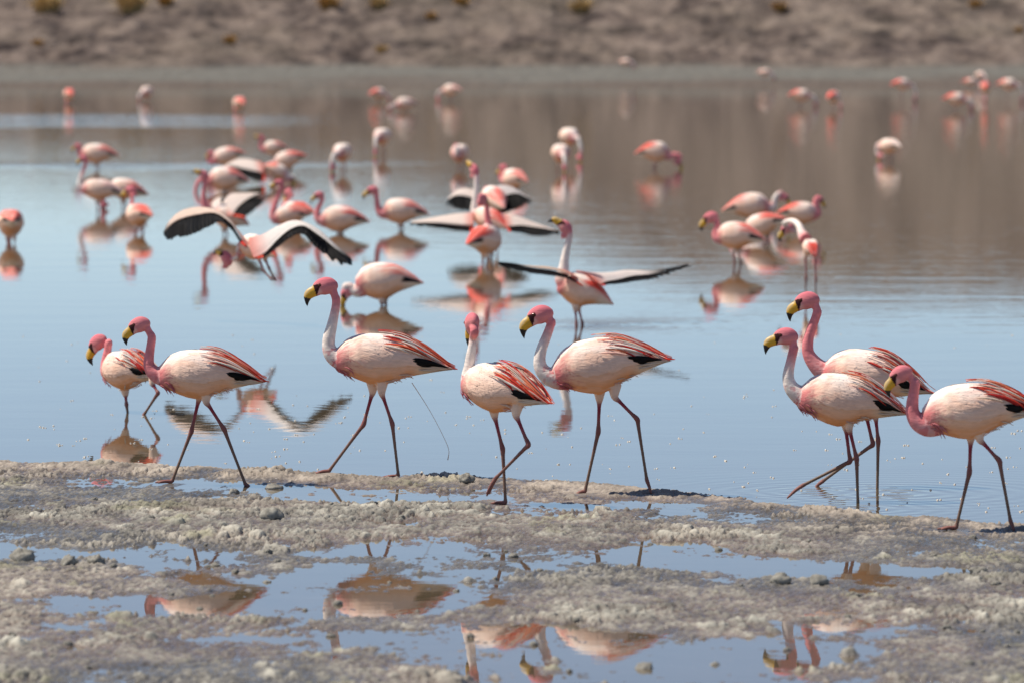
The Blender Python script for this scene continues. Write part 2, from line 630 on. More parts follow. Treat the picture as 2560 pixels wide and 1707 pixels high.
def torso_colour(t, phi, seed, red=1.0, shoulder=0.4, black=True, redbase=1.0):
    t = np.asarray(t, float)
    phi = np.asarray(phi, float)
    n = len(t)
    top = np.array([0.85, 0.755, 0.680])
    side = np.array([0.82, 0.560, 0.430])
    belly = np.array([0.76, 0.350, 0.160])  # real orange stain, with warm bounce light painted into side and belly
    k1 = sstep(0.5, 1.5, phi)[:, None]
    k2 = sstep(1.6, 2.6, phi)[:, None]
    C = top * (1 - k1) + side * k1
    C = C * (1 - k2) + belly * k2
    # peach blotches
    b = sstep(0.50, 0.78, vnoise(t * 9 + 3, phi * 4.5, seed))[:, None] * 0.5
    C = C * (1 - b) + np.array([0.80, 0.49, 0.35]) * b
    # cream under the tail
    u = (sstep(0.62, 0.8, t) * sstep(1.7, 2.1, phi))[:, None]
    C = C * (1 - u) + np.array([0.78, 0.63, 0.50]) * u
    # rose breast
    st = vnoise(t * 34, phi * 26, seed + 5)
    br = sstep(0.17, 0.03, t + 0.07 * (st - .5)) * sstep(0.5, 1.3, phi)
    br2 = sstep(0.32, 0.08, t) * sstep(0.60, 0.80, st) * sstep(0.9, 1.6, phi) * 0.9
    br = np.clip(np.maximum(br, br2), 0, 1)[:, None]
    C = C * (1 - br) + np.array([0.58, 0.175, 0.175]) * br
    # mottled pink shoulder
    sh = (sstep(0.32, 0.06, t) * sstep(1.5, 0.9, phi) * sstep(0.42, 0.7, vnoise(t * 30, phi * 16, seed + 9)) * shoulder)[:, None]
    C = C * (1 - sh) + np.array([0.66, 0.24, 0.22]) * sh
    # scarlet rear back, streaked lengthwise
    s2 = vnoise(t * 3.2 + phi * 1.2, phi * 13 + t * 3, seed + 21)
    rd = sstep(0.36, 0.62, t + 0.25 * (s2 - .5)) * sstep(1.42, 1.02, phi + 0.35 * (s2 - .5)) * (0.35 + 0.65 * sstep(0.3, 0.62, s2))
    rd = np.clip(rd * red * redbase, 0, 1)[:, None]
    rc = np.array([0.82, 0.125, 0.070]) if redbase < .9 else np.array([0.72, 0.090, 0.065])
    C = C * (1 - rd) + rc * rd
    if black:
        bl = (sstep(0.66, 0.72, t - 0.25 * (1.55 - phi) * .3) * sstep(1.26, 1.36, phi + .05 * s2) * sstep(1.86, 1.76, phi) * sstep(0.985, 0.95, t))[:, None]
        C = C * (1 - bl) + np.array([0.014, 0.013, 0.015]) * bl
    return np.clip(C, 0, 1)

# head and bill, drawn facing left; canonical pixels, eye at (262,160)
HS = 1.0 / 1374
_head = [((389, 172), 4, 4), ((378, 170), 28, 20), ((350, 166), 49, 36), ((316, 164), 60, 44), ((282, 171), 59, 43),
         ((256, 183), 51, 35), ((234, 199), 39, 27), ((212, 208), 37, 24), ((192, 223), 35, 23), ((181, 243), 28, 20),
         ((177, 268), 17, 14), ((177, 288), 9.5, 9), ((179, 307), 2.5, 3)]

def head_rings(m=22, n=40):
    A = np.array([[c[0], c[1], h, w] for (c, h, w) in _head], float)
    A = crom(A, n)
    T = np.gradient(A[:, :2], axis=0)
    T /= np.linalg.norm(T, axis=1)[:, None]
    out = []
    for i in range(n):
        nx, ny = -T[i, 1], T[i, 0]
        rr = []
        for j in range(m):
            a = 2 * math.pi * j / m
            px = A[i, 0] + nx * max(A[i, 2], 1.5) * math.cos(a)
            py = A[i, 1] + ny * max(A[i, 2], 1.5) * math.cos(a)
            rr.append(((px - 262) * HS, max(A[i, 3], 1.5) * math.sin(a) * HS, -(py - 160) * HS))
        out.append(rr)
    return out

HEAD_RINGS = head_rings()

def head_colour(P, seed, rosy=1.0):
    x = P[:, 0] / HS + 262
    y = -P[:, 2] / HS + 160
    n = len(x)
    crown = np.array([0.61, 0.165, 0.195]) * rosy + np.array([0.62, 0.30, 0.29]) * (1 - rosy)
    cheek = np.array([0.64, 0.225, 0.225])
    k = sstep(120, 190, y + 8 * vnoise(x * .15, y * .15, seed))[:, None]
    C = crown * (1 - k) + cheek * k
    lore = (sstep(34, 8, np.hypot(x - 258, y - 205)))[:, None] * 0.75
    C = C * (1 - lore) + np.array([0.72, 0.43, 0.39]) * lore
    G = np.zeros(n)
    basex = 222 + (y - 165) * 20 / 70.0
    bill = x < basex
    ridge = (y - 176) * (166 - 222) - (x - 222) * (232 - 176) > 0      # above the gape line
    yel = np.where(ridge[:, None], np.array([0.52, 0.36, 0.15]), np.array([0.62, 0.335, 0.020]))
    C = np.where(bill[:, None], yel, C)
    blk = bill & (y > 237 + (x - 150) * 0.30)
    C = np.where(blk[:, None], np.array([0.012, 0.011, 0.011]), C)
    G = np.where(bill, 0.8, G)
    # maroon bare skin between bill and eye
    def side(ax, ay, bx, by):
        return (bx - ax) * (y - ay) - (by - ay) * (x - ax)
    tri = (side(214, 160, 272, 148) > 0) & (side(272, 148, 243, 240) > 0) & (side(243, 240, 214, 160) > 0) & ~bill
    patch = tri | (np.hypot(x - 262, y - 160) < 12)
    C = np.where(patch[:, None], np.array([0.040, 0.012, 0.014]), C)
    return C, G

PINK = (0.68, 0.215, 0.225)
ROSE = (0.60, 0.20, 0.20)
WHITE = (0.76, 0.66, 0.595)
LEG_UP = (0.260, 0.052, 0.062)
LEG_MID = (0.215, 0.075, 0.066)
LEG_MUD = (0.165, 0.105, 0.072)
THIGH = (0.74, 0.52, 0.40)
FOOT = (0.210, 0.085, 0.068)

def feather_strip(name, P, W, Nn, mat, parent, ridge=0.002, data=None):
    """thin vaned feather: centre line P, half widths W, surface normals Nn"""
    P = np.asarray(P, float); n = len(P)
    T = np.gradient(P, axis=0)
    V = []
    for i in range(n):
        b = np.cross(T[i], Nn[i])
        b /= np.linalg.norm(b) + 1e-12
        V += [P[i] - b * W[i], P[i] + Nn[i] * ridge, P[i] + b * W[i], P[i] - Nn[i] * 0.0012]
    F = []
    for i in range(n - 1):
        a = i * 4
        for j in range(4):
            F.append((a + j, a + (j + 1) % 4, a + 4 + (j + 1) % 4, a + 4 + j))
    me = mesh_from_arrays(name, V, F)
    return link(name, me, mat, parent)

def plume_on(name, ts, t0, t1, p0, p1, s, w, off, mat, parent, droop=0.0, n=8, ease=1.4):
    P = []; Nn = []
    for k in range(n):
        f = k / (n - 1)
        t = t0 + (t1 - t0) * f
        ph = p0 + (p1 - p0) * f ** ease
        lift = off + 0.004 * math.sin(math.pi * f)
        p = ts.S(t, ph, s, lift)
        q = ts.S(t, ph, s, lift + 0.01) - p
        q /= np.linalg.norm(q)
        p = p + np.array([0, 0, -droop * max(0, f - .6) ** 1.3 / .3])
        P.append(p); Nn.append(q)
    W = [w * (0.14 + 0.86 * math.sin(math.pi * min(1, 0.03 + 0.92 * (k / (n - 1)) ** .8))) for k in range(n)]
    W[-1] = w * 0.12
    return feather_strip(name, P, W, Nn, mat, parent)

def wing_shell(ts, s, parent, seed, red, shoulder, black, phi0=0.16, redbase=1.0):
    nt_, nphi = 40, 20
    V = []; tl = []; pl = []
    for i in range(nt_):
        f = i / (nt_ - 1)
        t = 0.075 + 0.90 * f
        lo = 1.98 - 0.30 * f ** 1.2 - 0.30 * max(0, 0.12 - f) / .12
        for j in range(nphi):
            g = j / (nphi - 1)
            ph = phi0 + (lo - phi0) * g
            e = min(1, min(f / 0.16, (1 - f) / 0.10)) * min(1, min((g + .0) / 0.25, (1 - g) / 0.12))
            e = e * e * (3 - 2 * e)
            off = -0.006 + 0.019 * e * (1 - 0.35 * f)
            V.append(ts.S(t, ph, s, off)); tl.append(t); pl.append(ph)
    F = []
    for i in range(nt_ - 1):
        for j in range(nphi - 1):
            a = i * nphi + j
            q = (a, a + 1, a + nphi + 1, a + nphi)
            F.append(q if s > 0 else q[::-1])
    me = mesh_from_arrays('wing', V, F)
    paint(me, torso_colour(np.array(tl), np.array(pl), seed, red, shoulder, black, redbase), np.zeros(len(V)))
    return link('wing', me, M_BODY, parent)

def covert_feathers(ts, parent, seed, red, shoulder):
    """overlapping small contour feathers over both wings, one part"""
    rr = random.Random(seed + 77)
    V = []; F = []; tl = []; pl = []; jit = []
    for s in (-1, 1):
        for row in range(15):
            t = 0.115 + 0.036 * row
            m = 15
            for j in range(m):
                ph0 = 0.22 + (1.80 - 0.22) * (j + (row % 2) * .5 + rr.uniform(-.25, .25)) / m
                ln = rr.uniform(.085, .150) * (0.8 + row * .03)
                w = rr.uniform(.060, .085) * .5 * ts.L * .5
                e = min(1, (t - .075) / .14) * min(1, (ph0 - .16) / .4) * min(1, (1.95 - ph0) / .22)
                e = max(e, 0); e = e * e * (3 - 2 * e)
                o0 = -0.006 + 0.019 * e * (1 - .35 * t)
                dphi = rr.uniform(.02, .10)
                base = len(V)
                sh = rr.uniform(.95, 1.04)
                for k, (ww, lift) in enumerate(((.35, -.0010), (1.0, .0012), (.95, .0018), (.40, .0022))):
                    f = k / 3
                    tt = t + ln * f; ph = ph0 + dphi * f
                    p = ts.S(tt, ph, s, o0 + lift)
                    r_ = max(np.interp(tt, _wx, _ww) * ts.L, .02)
                    dp = w * ww / r_
                    for sg in (-1, 0, 1):
                        V.append(ts.S(tt - (.008 if sg and k == 3 else 0), ph + sg * dp, s, o0 + lift + (0.0010 if sg == 0 else -.0006)))
                        tl.append(tt); pl.append(ph); jit.append(sh)
                for k in range(3):
                    for q in range(2):
                        a = base + k * 3 + q
                        f4 = (a, a + 1, a + 4, a + 3)
                        F.append(f4 if s > 0 else f4[::-1])
    me = mesh_from_arrays('covert_feathers', V, F)
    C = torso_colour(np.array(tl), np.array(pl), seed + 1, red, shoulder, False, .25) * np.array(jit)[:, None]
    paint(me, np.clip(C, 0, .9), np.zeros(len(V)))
    o = link('covert_feathers', me, M_BODY, parent)
    o['kind'] = 'stuff'
    return o

def eyes(parent, Hm, rad=0.0075):
    for s in (-1, 1):
        V = []; F = []
        for i in range(7):
            a = math.pi * i / 6
            for j in range(10):
                b = 2 * math.pi * j / 10
                V.append(Hm @ Vector((rad * math.sin(a) * math.cos(b), s * 0.0262 + rad * 0.8 * math.cos(a), rad * math.sin(a) * math.sin(b))))
        for i in range(6):
            for j in range(10):
                F.append((i * 10 + j, i * 10 + (j + 1) % 10, i * 10 + 10 + (j + 1) % 10, i * 10 + 10 + j))
        link('eye', mesh_from_arrays('eye', V, F), M_EYE, parent)

class Bird:
    def __init__(self, d, u0, yaw=0.0):
        self.d = d
        self.pos = on_plane(u0, 853, d)
        self.pos.z = 0
        self.yaw = R(yaw)
        self.c, self.s = math.cos(self.yaw), math.sin(self.yaw)
        self.sk = Skin()

    def L(self, u, v, ly=0.0):
        """photo pixel, traced on the bird's own mid plane -> local point"""
        w = on_plane(u, v, self.d)
        c = self.c if abs(self.c) > 0.2 else 0.2 * (1 if self.c >= 0 else -1)
        return np.array([(w.x - self.pos.x + ly * self.s) / c, ly, w.z])

    def W(self, u, v, dy=0.0):
        """photo pixel, dy metres behind the bird's plane -> local point"""
        w = on_plane(u, v, self.d + dy)
        x, y = w.x - self.pos.x, w.y - self.pos.y
        return np.array([x * self.c + y * self.s, -x * self.s + y * self.c, w.z])

def leg(sk, pts, toe=None, mud=1.0, planted=True, r=1.0, web=True, facing=-1, spread=1.0, n=34):
    """pts: hip, ankle joint, foot (local 3-D)"""
    h, k, f = [np.asarray(p, float) for p in pts]
    up = h + np.array([0, -h[1] * 0.3, 0.055])
    d1 = (k - h); l1 = np.linalg.norm(d1); d1 = d1 / l1
    d2 = (f - k); l2 = np.linalg.norm(d2); d2 = d2 / l2
    P = [up, h, h + d1 * min(.03, l1 * .3), h + d1 * l1 * .55, k - d1 * min(.035, l1 * .25), k, k + d2 * min(.03, l2 * .2), k + d2 * l2 * .5, f - d2 * min(.03, l2 * .2), f]
    rr = [.034, .0185, .0100, .0084, .0092, .0128, .0096, .0076, .0080, .0105]
    a = np.array(LEG_MID); b = np.array(LEG_MUD)
    C = [THIGH, THIGH, LEG_UP, LEG_UP, LEG_MID, LEG_MID, tuple(a * (1 - .5 * mud) + b * .5 * mud), tuple(a * (1 - mud) + b * mud), tuple(a * (1 - mud) + b * mud), FOOT]
    sk.tube(P, [x * r for x in rr], C, 0.5, 2, 10, n)
    if toe is None:
        return
    tdir = np.asarray(toe, float) - f
    tl = np.linalg.norm(tdir)
    tdir = tdir / tl
    lat = np.array([0, 1.0, 0])
    lat = lat - tdir * lat.dot(tdir)
    lat /= np.linalg.norm(lat)
    tips = []
    for a_, ll in ((-0.38 * spread, 0.88), (0, 1.0), (0.38 * spread, 0.88)):
        tip = f + (tdir * math.cos(a_) + lat * math.sin(a_)) * tl * ll
        midp = (f + tip) / 2 + np.array([0, 0, 0.004])
        sk.tube([f, midp, tip], [.0100 * r, .0078 * r, .0048 * r], [FOOT, FOOT, FOOT], 0.5, 2, 8, 8)
        tips.append(tip)
    if web:
        up_ = np.cross(tdir, lat)
        for i in (0, 1):
            a0, b0 = tips[i], tips[i + 1]
            a1 = f + (a0 - f) * .82; b1 = f + (b0 - f) * .82
            base = [f, a1, (a1 + b1) / 2 * .97 + f * .03, b1]
            ring0 = [p + up_ * .0035 for p in base]
            ring1 = [p - up_ * .0035 for p in base]
            sk.rings([ring0, ring1], FOOT, 0.5, 2)

def head_matrix(eye, rot, scale, hyaw):
    e = Vector(eye)
    return Matrix.Translation(e) @ Matrix.Rotation(hyaw, 4, 'Z') @ Matrix.Rotation(-rot, 4, 'Y') @ Matrix.Scale(scale, 4)

def rot_from(eye, tip):
    """rotation in the local XZ plane that carries the drawn bill onto the traced one"""
    c = (178 - 262, -(307 - 160))
    t = (tip[0] - eye[0], tip[2] - eye[2])
    return math.atan2(t[1], t[0]) - math.atan2(c[1], c[0]), math.hypot(*t) / (math.hypot(*c) * HS)

def build(bird, torso, neck, head, legs, name, label, group=None, voxel=0.004, seed=1,
          neck_white=0.5, red=1.0, shoulder=0.4, rosy=1.0, detail=2, wings=True, black=True, cat='flamingo', droopy=0.0):
    """torso: (F, T, thick, wide); neck: list of (local point, radius); head: (eye, rot, scale, yaw)"""
    sk = bird.sk
    ts = Torso(*torso)
    sk.rings(ts.rings(46 if detail else 30, 32 if detail else 22), (0.78, 0.65, 0.56), 0, 1)
    eye, rot, hs, hyaw = head
    Hm = head_matrix(eye, rot, hs, hyaw)
    for_neck = [(np.asarray(p, float), r) for p, r in neck]
    for (cx, cy, r) in ((366, 236, 27), (352, 188, 27)):
        p = Hm @ Vector(((cx - 262) * HS, 0, -(cy - 160) * HS))
        for_neck.append((np.array(p), r * HS * hs))
    k = len(for_neck)
    cols = []
    for i in range(k):
        f = i / (k - 1)
        base = np.array(ROSE) * sstep(.22, .0, f) + np.array(WHITE) * (1 - sstep(.22, .0, f))
        a = sstep(neck_white - .02, neck_white + .26, f)       # 0 low, 1 top
        lowpink = np.array(PINK) * .7 + np.array(WHITE) * .3
        low = base * neck_white * 1.0 + lowpink * (1 - neck_white) if neck_white < 1 else base
        if neck_white > 0.3:
            low = base
        cols.append(low * (1 - a) + np.array(PINK) * a)
    sk.tube([p for p, r in for_neck], [r for p, r in for_neck], cols, 0, 0, 18 if detail else 12, 44 if detail else 26)
    rings = [[np.array(Hm @ Vector(p)) for p in rr] for rr in HEAD_RINGS]
    sk.rings(rings, PINK, 0, 3)
    for lg in legs:
        leg(sk, **lg)
    me, co, C, G, K = sk.fuse(voxel, 3 if detail else 2)
    tor = K == 1
    t, phi = ts.coords(co)
    m = tor | ((K == 0) & (t > 0.03)) 
    rb = 0.30 if detail >= 2 else 1.15
    if detail >= 2 or not wings:
        black = False
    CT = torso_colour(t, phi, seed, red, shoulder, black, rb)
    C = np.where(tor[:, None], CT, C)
    # let the neck blend into the breast
    hd = K == 3
    if hd.any():
        Hi = np.array(Hm.inverted())
        loc = co @ Hi[:3, :3].T + Hi[:3, 3]
        HC, HG = head_colour(loc, seed, rosy)
        C = np.where(hd[:, None], HC, C)
        G = np.where(hd, HG, G)
    nk = K == 0
    mot = vnoise(co[:, 0] * 70, co[:, 2] * 70 + co[:, 1] * 40, seed + 3)
    C = np.where(nk[:, None], C * (0.88 + 0.24 * mot[:, None]), C)
    hgt = (co - ts.F) @ ts.n / ts.L
    blend = (nk & (t > -0.22) & (t < 0.3) & (hgt < 0.10))
    low = np.clip((t + 0.22) / 0.22, 0, 1) * sstep(0.45, 0.72, mot) * 0.8
    C = np.where(blend[:, None], C * (1 - low[:, None]) + np.array([0.55, 0.15, 0.16]) * low[:, None], C)
    # the body's cast of smoothing between neighbours keeps colour borders soft
    me.polygons.foreach_set('use_smooth', np.ones(len(me.polygons), bool))
    paint(me, np.clip(C, 0, 1), G)
    root = bpy.data.objects.new(name, None)
    root.empty_display_size = 0.1
    COL.objects.link(root)
    root.location = bird.pos
    root.rotation_euler = (0, 0, bird.yaw)
    tag(root, label, cat, group)
    body = link('body', me, M_BODY, root)
    rr = random.Random(seed)
    if wings:
        for s in (-1, 1):
            wing_shell(ts, s, root, seed + (3 if s > 0 else 0), red, shoulder, black, redbase=rb)
    if detail >= 2:
        covert_feathers(ts, root, seed, red, shoulder)
    if detail >= 1:
        eyes(root, Hm)
    if detail >= 2:
        cam_side = -1 if bird.c > 0 else 1
        for s in (-1, 1):
            npl = 22 if s == cam_side else 13
            for i in range(npl):
                f = (i + rr.random() * .9) / npl
                p0 = 0.08 + 1.0 * f
                t0 = 0.34 + 0.32 * rr.random() + 0.05 * f
                t1 = min(1.02, t0 + rr.uniform(.26, .50) * (1 - .25 * f))
                p1 = p0 + 0.22 + rr.uniform(-.05, .16) + (rr.uniform(.1, .35) if rr.random() < .2 + .5 * droopy else 0)
                p1 = min(p1, 1.2 + .55 * min(1, (1.04 - t1) / .25)) + rr.uniform(-.06, .03)
                mat = rr.choices(M_PLUME, (4, 3, 2.2, max(1.0, 4.0 - 2.2 * red)))[0]
                plume_on('plume', ts, t0, t1, p0, p1, s, rr.uniform(.0028, .0068) * (1 + .35 * droopy), 0.0140 + 0.006 * rr.random(), mat, root, droop=rr.uniform(0, .006) + .012 * droopy * rr.random())
            for i in range(9):
                f = (i + rr.random()) / 9
                t0 = 0.38 + 0.2 * rr.random()
                plume_on('pale_plume', ts, t0, t0 + rr.uniform(.25, .42), 0.15 + 1.0 * f, 0.45 + 0.95 * f, s, rr.uniform(.003, .006), 0.017 + .004 * rr.random(), rr.choice((M_PLUME[3], M_TAIL, M_WHITE)), root)
            for i in range(6):
                f = i / 5
                plume_on('flight_feather', ts, 0.66 + 0.04 * f + rr.uniform(-.02, .02), 0.945 - 0.15 * f + rr.uniform(-.02, .02), 1.44 + 0.26 * f, 1.50 + 0.30 * f, s,
                         rr.uniform(.007, .010), 0.0105 + 0.0025 * (5 - i) * .3, M_BLACK, root)
            for i in range(6):
                f = i / 5
                plume_on('tail_feather', ts, 0.72, 1.02 - .06 * f + rr.uniform(-.02, .03), 1.0 + 1.2 * f, 1.3 + 1.0 * f, s, rr.uniform(.007, .010), 0.003, M_TAIL if i > 2 else M_PLUME[rr.choice((0, 1, 3))], root, n=6)
            for i in range(9):
                t0 = rr.uniform(0.0, .12)
                plume_on('breast_plume', ts, t0, t0 + rr.uniform(.06, .10), rr.uniform(2.0, 2.9), rr.uniform(2.2, 2.9), s, rr.uniform(.003, .006), 0.002, M_CHEST, root, droop=rr.uniform(.006, .022), n=5)
            for i in range(6):
                t0 = rr.uniform(.42, .66)
                plume_on('flank_plume', ts, t0, t0 + rr.uniform(.07, .11), rr.uniform(2.3, 3.0), rr.uniform(2.4, 3.0), s, rr.uniform(.003, .005), 0.002, rr.choice((M_TAIL, M_PLUME[3], M_TAIL)), root, droop=rr.uniform(.004, .016), n=5)
    return root, ts

# ------------------------------------------------------------------ crops used while tracing
CROP = {'1': (180, 650, 2.6133), '2': (700, 650, 2.6133), '3': (1100, 720, 2.7032), '4': (1860, 700, 2.3757),
        'A': (380, 300, 3.1355), 'B': (840, 380, 2.6133), 'C': (1700, 450, 5.0571), 'D': (0, 320, 3.919),
        'E': (0, 150, 1.8375), 'F': (1280, 100, 1.8375)}

def px(c, x, y):
    ox, oy, f = CROP[c]
    return ox + x / f, oy + y / f

def traced(c, foot, foot_z, yaw, torso, neck, eye, tip, legs, hrot=None, hyaw=0.0, hscale=None, **kw):
    """a bird traced from crop c; legs: list of dict(pts=[hip, ankle, foot], toe, ly, plant)"""
    fu, fv = px(c, *foot)
    d = on_ground(fu, fv, foot_z).y
    b = Bird(d, fu, yaw)
    mpp = d / FPX / CROP[c][2]
    (F, T, thick, wide) = torso
    Fl, Tl = b.L(*px(c, *F)), b.L(*px(c, *T))
    nk = [(b.L(*px(c, x, y)), r * mpp) for (x, y, r) in neck]
    e = b.L(*px(c, *eye))
    if hrot is None:
        tp = b.L(*px(c, *tip))
        rot, sc = rot_from(e, tp)
        if hscale: sc = hscale
    else:
        rot, sc = R(hrot), hscale
    lg = []
    for q in legs:
        pts = [b.L(*px(c, *p), ly=q['ly'] * (1 if i < 2 else q.get('fly', 1.0))) for i, p in enumerate(q['pts'])]
        toe = b.L(*px(c, *q['toe']), ly=q['ly']) if q.get('toe') else None
        if q.get('plant'):
            if toe is None:
                toe = pts[2] + np.array([-0.080, 0, -0.004])
        lg.append(dict(pts=pts, toe=toe, web=True, spread=q.get('spread', 1.0), mud=q.get('mud', 1.0)))
    return build(b, (Fl, Tl, thick, wide), nk, (e, rot, sc, R(hyaw)), lg, **kw) + (b,)

# ------------------------------------------------------------------ the eight birds on and beside the mud bank
FRONT = [
 dict(c='1', foot=(650, 1452), foot_z=0.012, yaw=0, torso=((560, 760), (1258, 794), 1.0, 1.0),
      neck=[(655, 770, 66), (590, 762, 60), (536, 735, 50), (504, 690, 38), (503, 640, 33), (513, 570, 29), (521, 505, 28)],
      eye=(405, 425), tip=(358, 562),
      legs=[dict(pts=[(828, 900), (777, 1122), (650, 1450)], ly=0.035, plant=True, mud=.9),
            dict(pts=[(880, 918), (997, 1100), (1137, 1462)], toe=(1172, 1484), ly=-0.04, plant=True, mud=.9)],
      name='flamingo', label='flamingo striding with both feet in the puddle, overlapping a smaller wading one behind it', seed=12, neck_white=0.08, red=0.9, shoulder=.1, rosy=.8),
 dict(c='2', foot=(775, 1408), foot_z=0.012, yaw=0, torso=((352, 652), (1128, 712), 0.93, 0.92),
      neck=[(450, 655, 74), (385, 645, 66), (338, 612, 54), (318, 562, 44), (321, 505, 41), (336, 440, 36), (352, 370, 31), (365, 300, 28), (366, 255, 28)],
      eye=(258, 165), tip=(178, 307),
      legs=[dict(pts=[(604, 862), (545, 1075), (318, 1380)], toe=(214, 1398), ly=0.03, plant=True, mud=.75),
            dict(pts=[(666, 862), (735, 1065), (775, 1408)], ly=-0.04, plant=True, mud=.9)],
      name='flamingo', label='tall striding flamingo with a thin white strand trailing under its tail', seed=23, neck_white=0.52, red=0.95, shoulder=.85),
 dict(c='3', foot=(443, 1455), foot_z=0.008, yaw=-36, torso=((165, 668), (742, 764), 1.0, 1.0),
      neck=[(245, 690, 60), (190, 660, 50), (184, 610, 44), (196, 545, 38), (206, 470, 33), (217, 400, 28), (224, 340, 27)],
      eye=(206, 243), tip=None, hrot=10, hyaw=-42, hscale=1.0,
      legs=[dict(pts=[(368, 865), (423, 1090), (443, 1455)], ly=0.02, plant=True, mud=.8),
            dict(pts=[(515, 850), (597, 1045), (376, 1285)], toe=(314, 1408), ly=-0.03, fly=.4, spread=.35, mud=.5)],
      name='flamingo', label='flamingo turned away on one leg, with its other foot lifted and crossed behind', seed=31, droopy=.9, neck_white=0.62, red=0.9, shoulder=.05),
 dict(c='3', foot=(980, 1382), foot_z=0.014, yaw=0, torso=((765, 596), (1556, 488), 1.02, 1.0),
      neck=[(860, 610, 80), (795, 612, 72), (728, 590, 60), (683, 540, 48), (673, 478, 41), (690, 402, 36), (718, 332, 33), (744, 262, 30), (752, 225, 29)],
      eye=(635, 180), tip=(570, 345),
      legs=[dict(pts=[(1078, 752), (1070, 975), (980, 1378)], toe=(918, 1392), ly=0.03, plant=True, mud=.9),
            dict(pts=[(1180, 728), (1332, 882), (1396, 1290)], toe=(1432, 1402), ly=-0.04, spread=.75, mud=.9)],
      name='flamingo', label='large flamingo stepping off with its rear heel raised, body tilted down to the breast', seed=43, neck_white=0.5, red=1.05, shoulder=.75),
 dict(c='4', foot=(675, 1356), foot_z=-0.03, yaw=0, torso=((318, 700), (978, 797), 1.02, 1.0),
      neck=[(400, 705, 72), (345, 690, 62), (292, 650, 48), (266, 600, 38), (264, 550, 33), (276, 490, 29), (290, 430, 28), (298, 395, 28)],
      eye=(215, 325), tip=(128, 443),
      legs=[dict(pts=[(622, 872), (666, 1055), (675, 1360)], ly=-0.035, plant=True, mud=1),
            dict(pts=[(606, 872), (632, 1078), (348, 1222)], toe=(256, 1298), ly=0.03, spread=.3, mud=1)],
      name='flamingo', label='flamingo lifting one muddy leg forward over the water with dripping toes', seed=55, neck_white=0.42, red=0.8, shoulder=.6),
 dict(c='4', foot=(788, 1268), foot_z=-0.03, yaw=-8, torso=((462, 560), (1118, 668), 1.04, 1.0),
      neck=[(540, 555, 68), (480, 545, 60), (425, 500, 48), (386, 440, 37), (382, 380, 33), (397, 310, 29), (424, 240, 27), (438, 195, 27)],
      eye=(343, 122), tip=(278, 255),
      legs=[dict(pts=[(778, 800), (794, 950), (788, 1272)], ly=-0.035, plant=True, mud=1),
            dict(pts=[(728, 800), (768, 978), (470, 1200)], toe=(408, 1262), ly=0.03, spread=.5, mud=1)],
      name='flamingo', label='flamingo with all-pink neck standing behind another, body mostly hidden by it', seed=67, neck_white=0.1, red=1.2, shoulder=.9),
 dict(c='4', foot=(1262, 1478), foot_z=0.014, yaw=0, torso=((1062, 822), (1782, 776), 1.0, 1.0),
      neck=[(1150, 845, 80), (1090, 858, 72), (1036, 840, 56), (1003, 790, 43), (1000, 730, 37), (1010, 660, 31), (1015, 610, 30)],
      eye=(898, 562), tip=(868, 700),
      legs=[dict(pts=[(1350, 945), (1342, 1145), (1262, 1475)], ly=0.03, plant=True, mud=.9),
            dict(pts=[(1395, 938), (1512, 1068), (1578, 1425)], toe=(1606, 1500), ly=-0.04, plant=False, spread=.7, mud=.9)],
      name='flamingo', label='flamingo with scarlet drooping back plumes striding last, bill overlapping a black wing tip', seed=71, droopy=1.0, neck_white=0.1, red=1.25, shoulder=.1, rosy=.85),
 dict(c='1', foot=(362, 1022), foot_z=-0.02, yaw=-42, torso=((205, 740), (582, 745), 1.08, 1.0),
      neck=[(262, 752, 56), (222, 740, 46), (212, 690, 36), (216, 640, 29), (226, 585, 25), (232, 545, 25)],
      eye=(124, 562), tip=(138, 685), hrot=28, hyaw=18, hscale=0.97,
      legs=[dict(pts=[(345, 880), (352, 945), (364, 1024)], ly=0.03, plant=True, mud=.8),
            dict(pts=[(540, 790), (578, 850), (478, 1000)], toe=(470, 1022), ly=-0.04, fly=.5, spread=.4, mud=.8)],
      name='flamingo', label='smaller flamingo wading with bent leg behind the first striding one, orange belly reflected', seed=83, neck_white=0.08, red=1.8, shoulder=.3, droopy=.8),
]

def planted_points():
    out = []
    for s in FRONT:
        fu, fv = px(s['c'], *s['foot'])
        d = on_ground(fu, fv, s['foot_z']).y
        for q in s['legs']:
            if q.get('plant'):
                w = on_plane(*px(s['c'], *q['pts'][2]), d)
                out.append((w.x, d, w.z))
    return out

PLANTED = planted_points()

# ------------------------------------------------------------------ ground: mud bank, lake bed
EDGE_U = [-3000, 0, 200, 400, 600, 760, 1000, 1150, 1300, 1500, 1700, 1850, 2000, 2200, 2352, 5000]
EDGE_V = [1050, 1057, 1063, 1074, 1086, 1093, 1091, 1100, 1113, 1134, 1154, 1170, 1183, 1203, 1220, 1500]
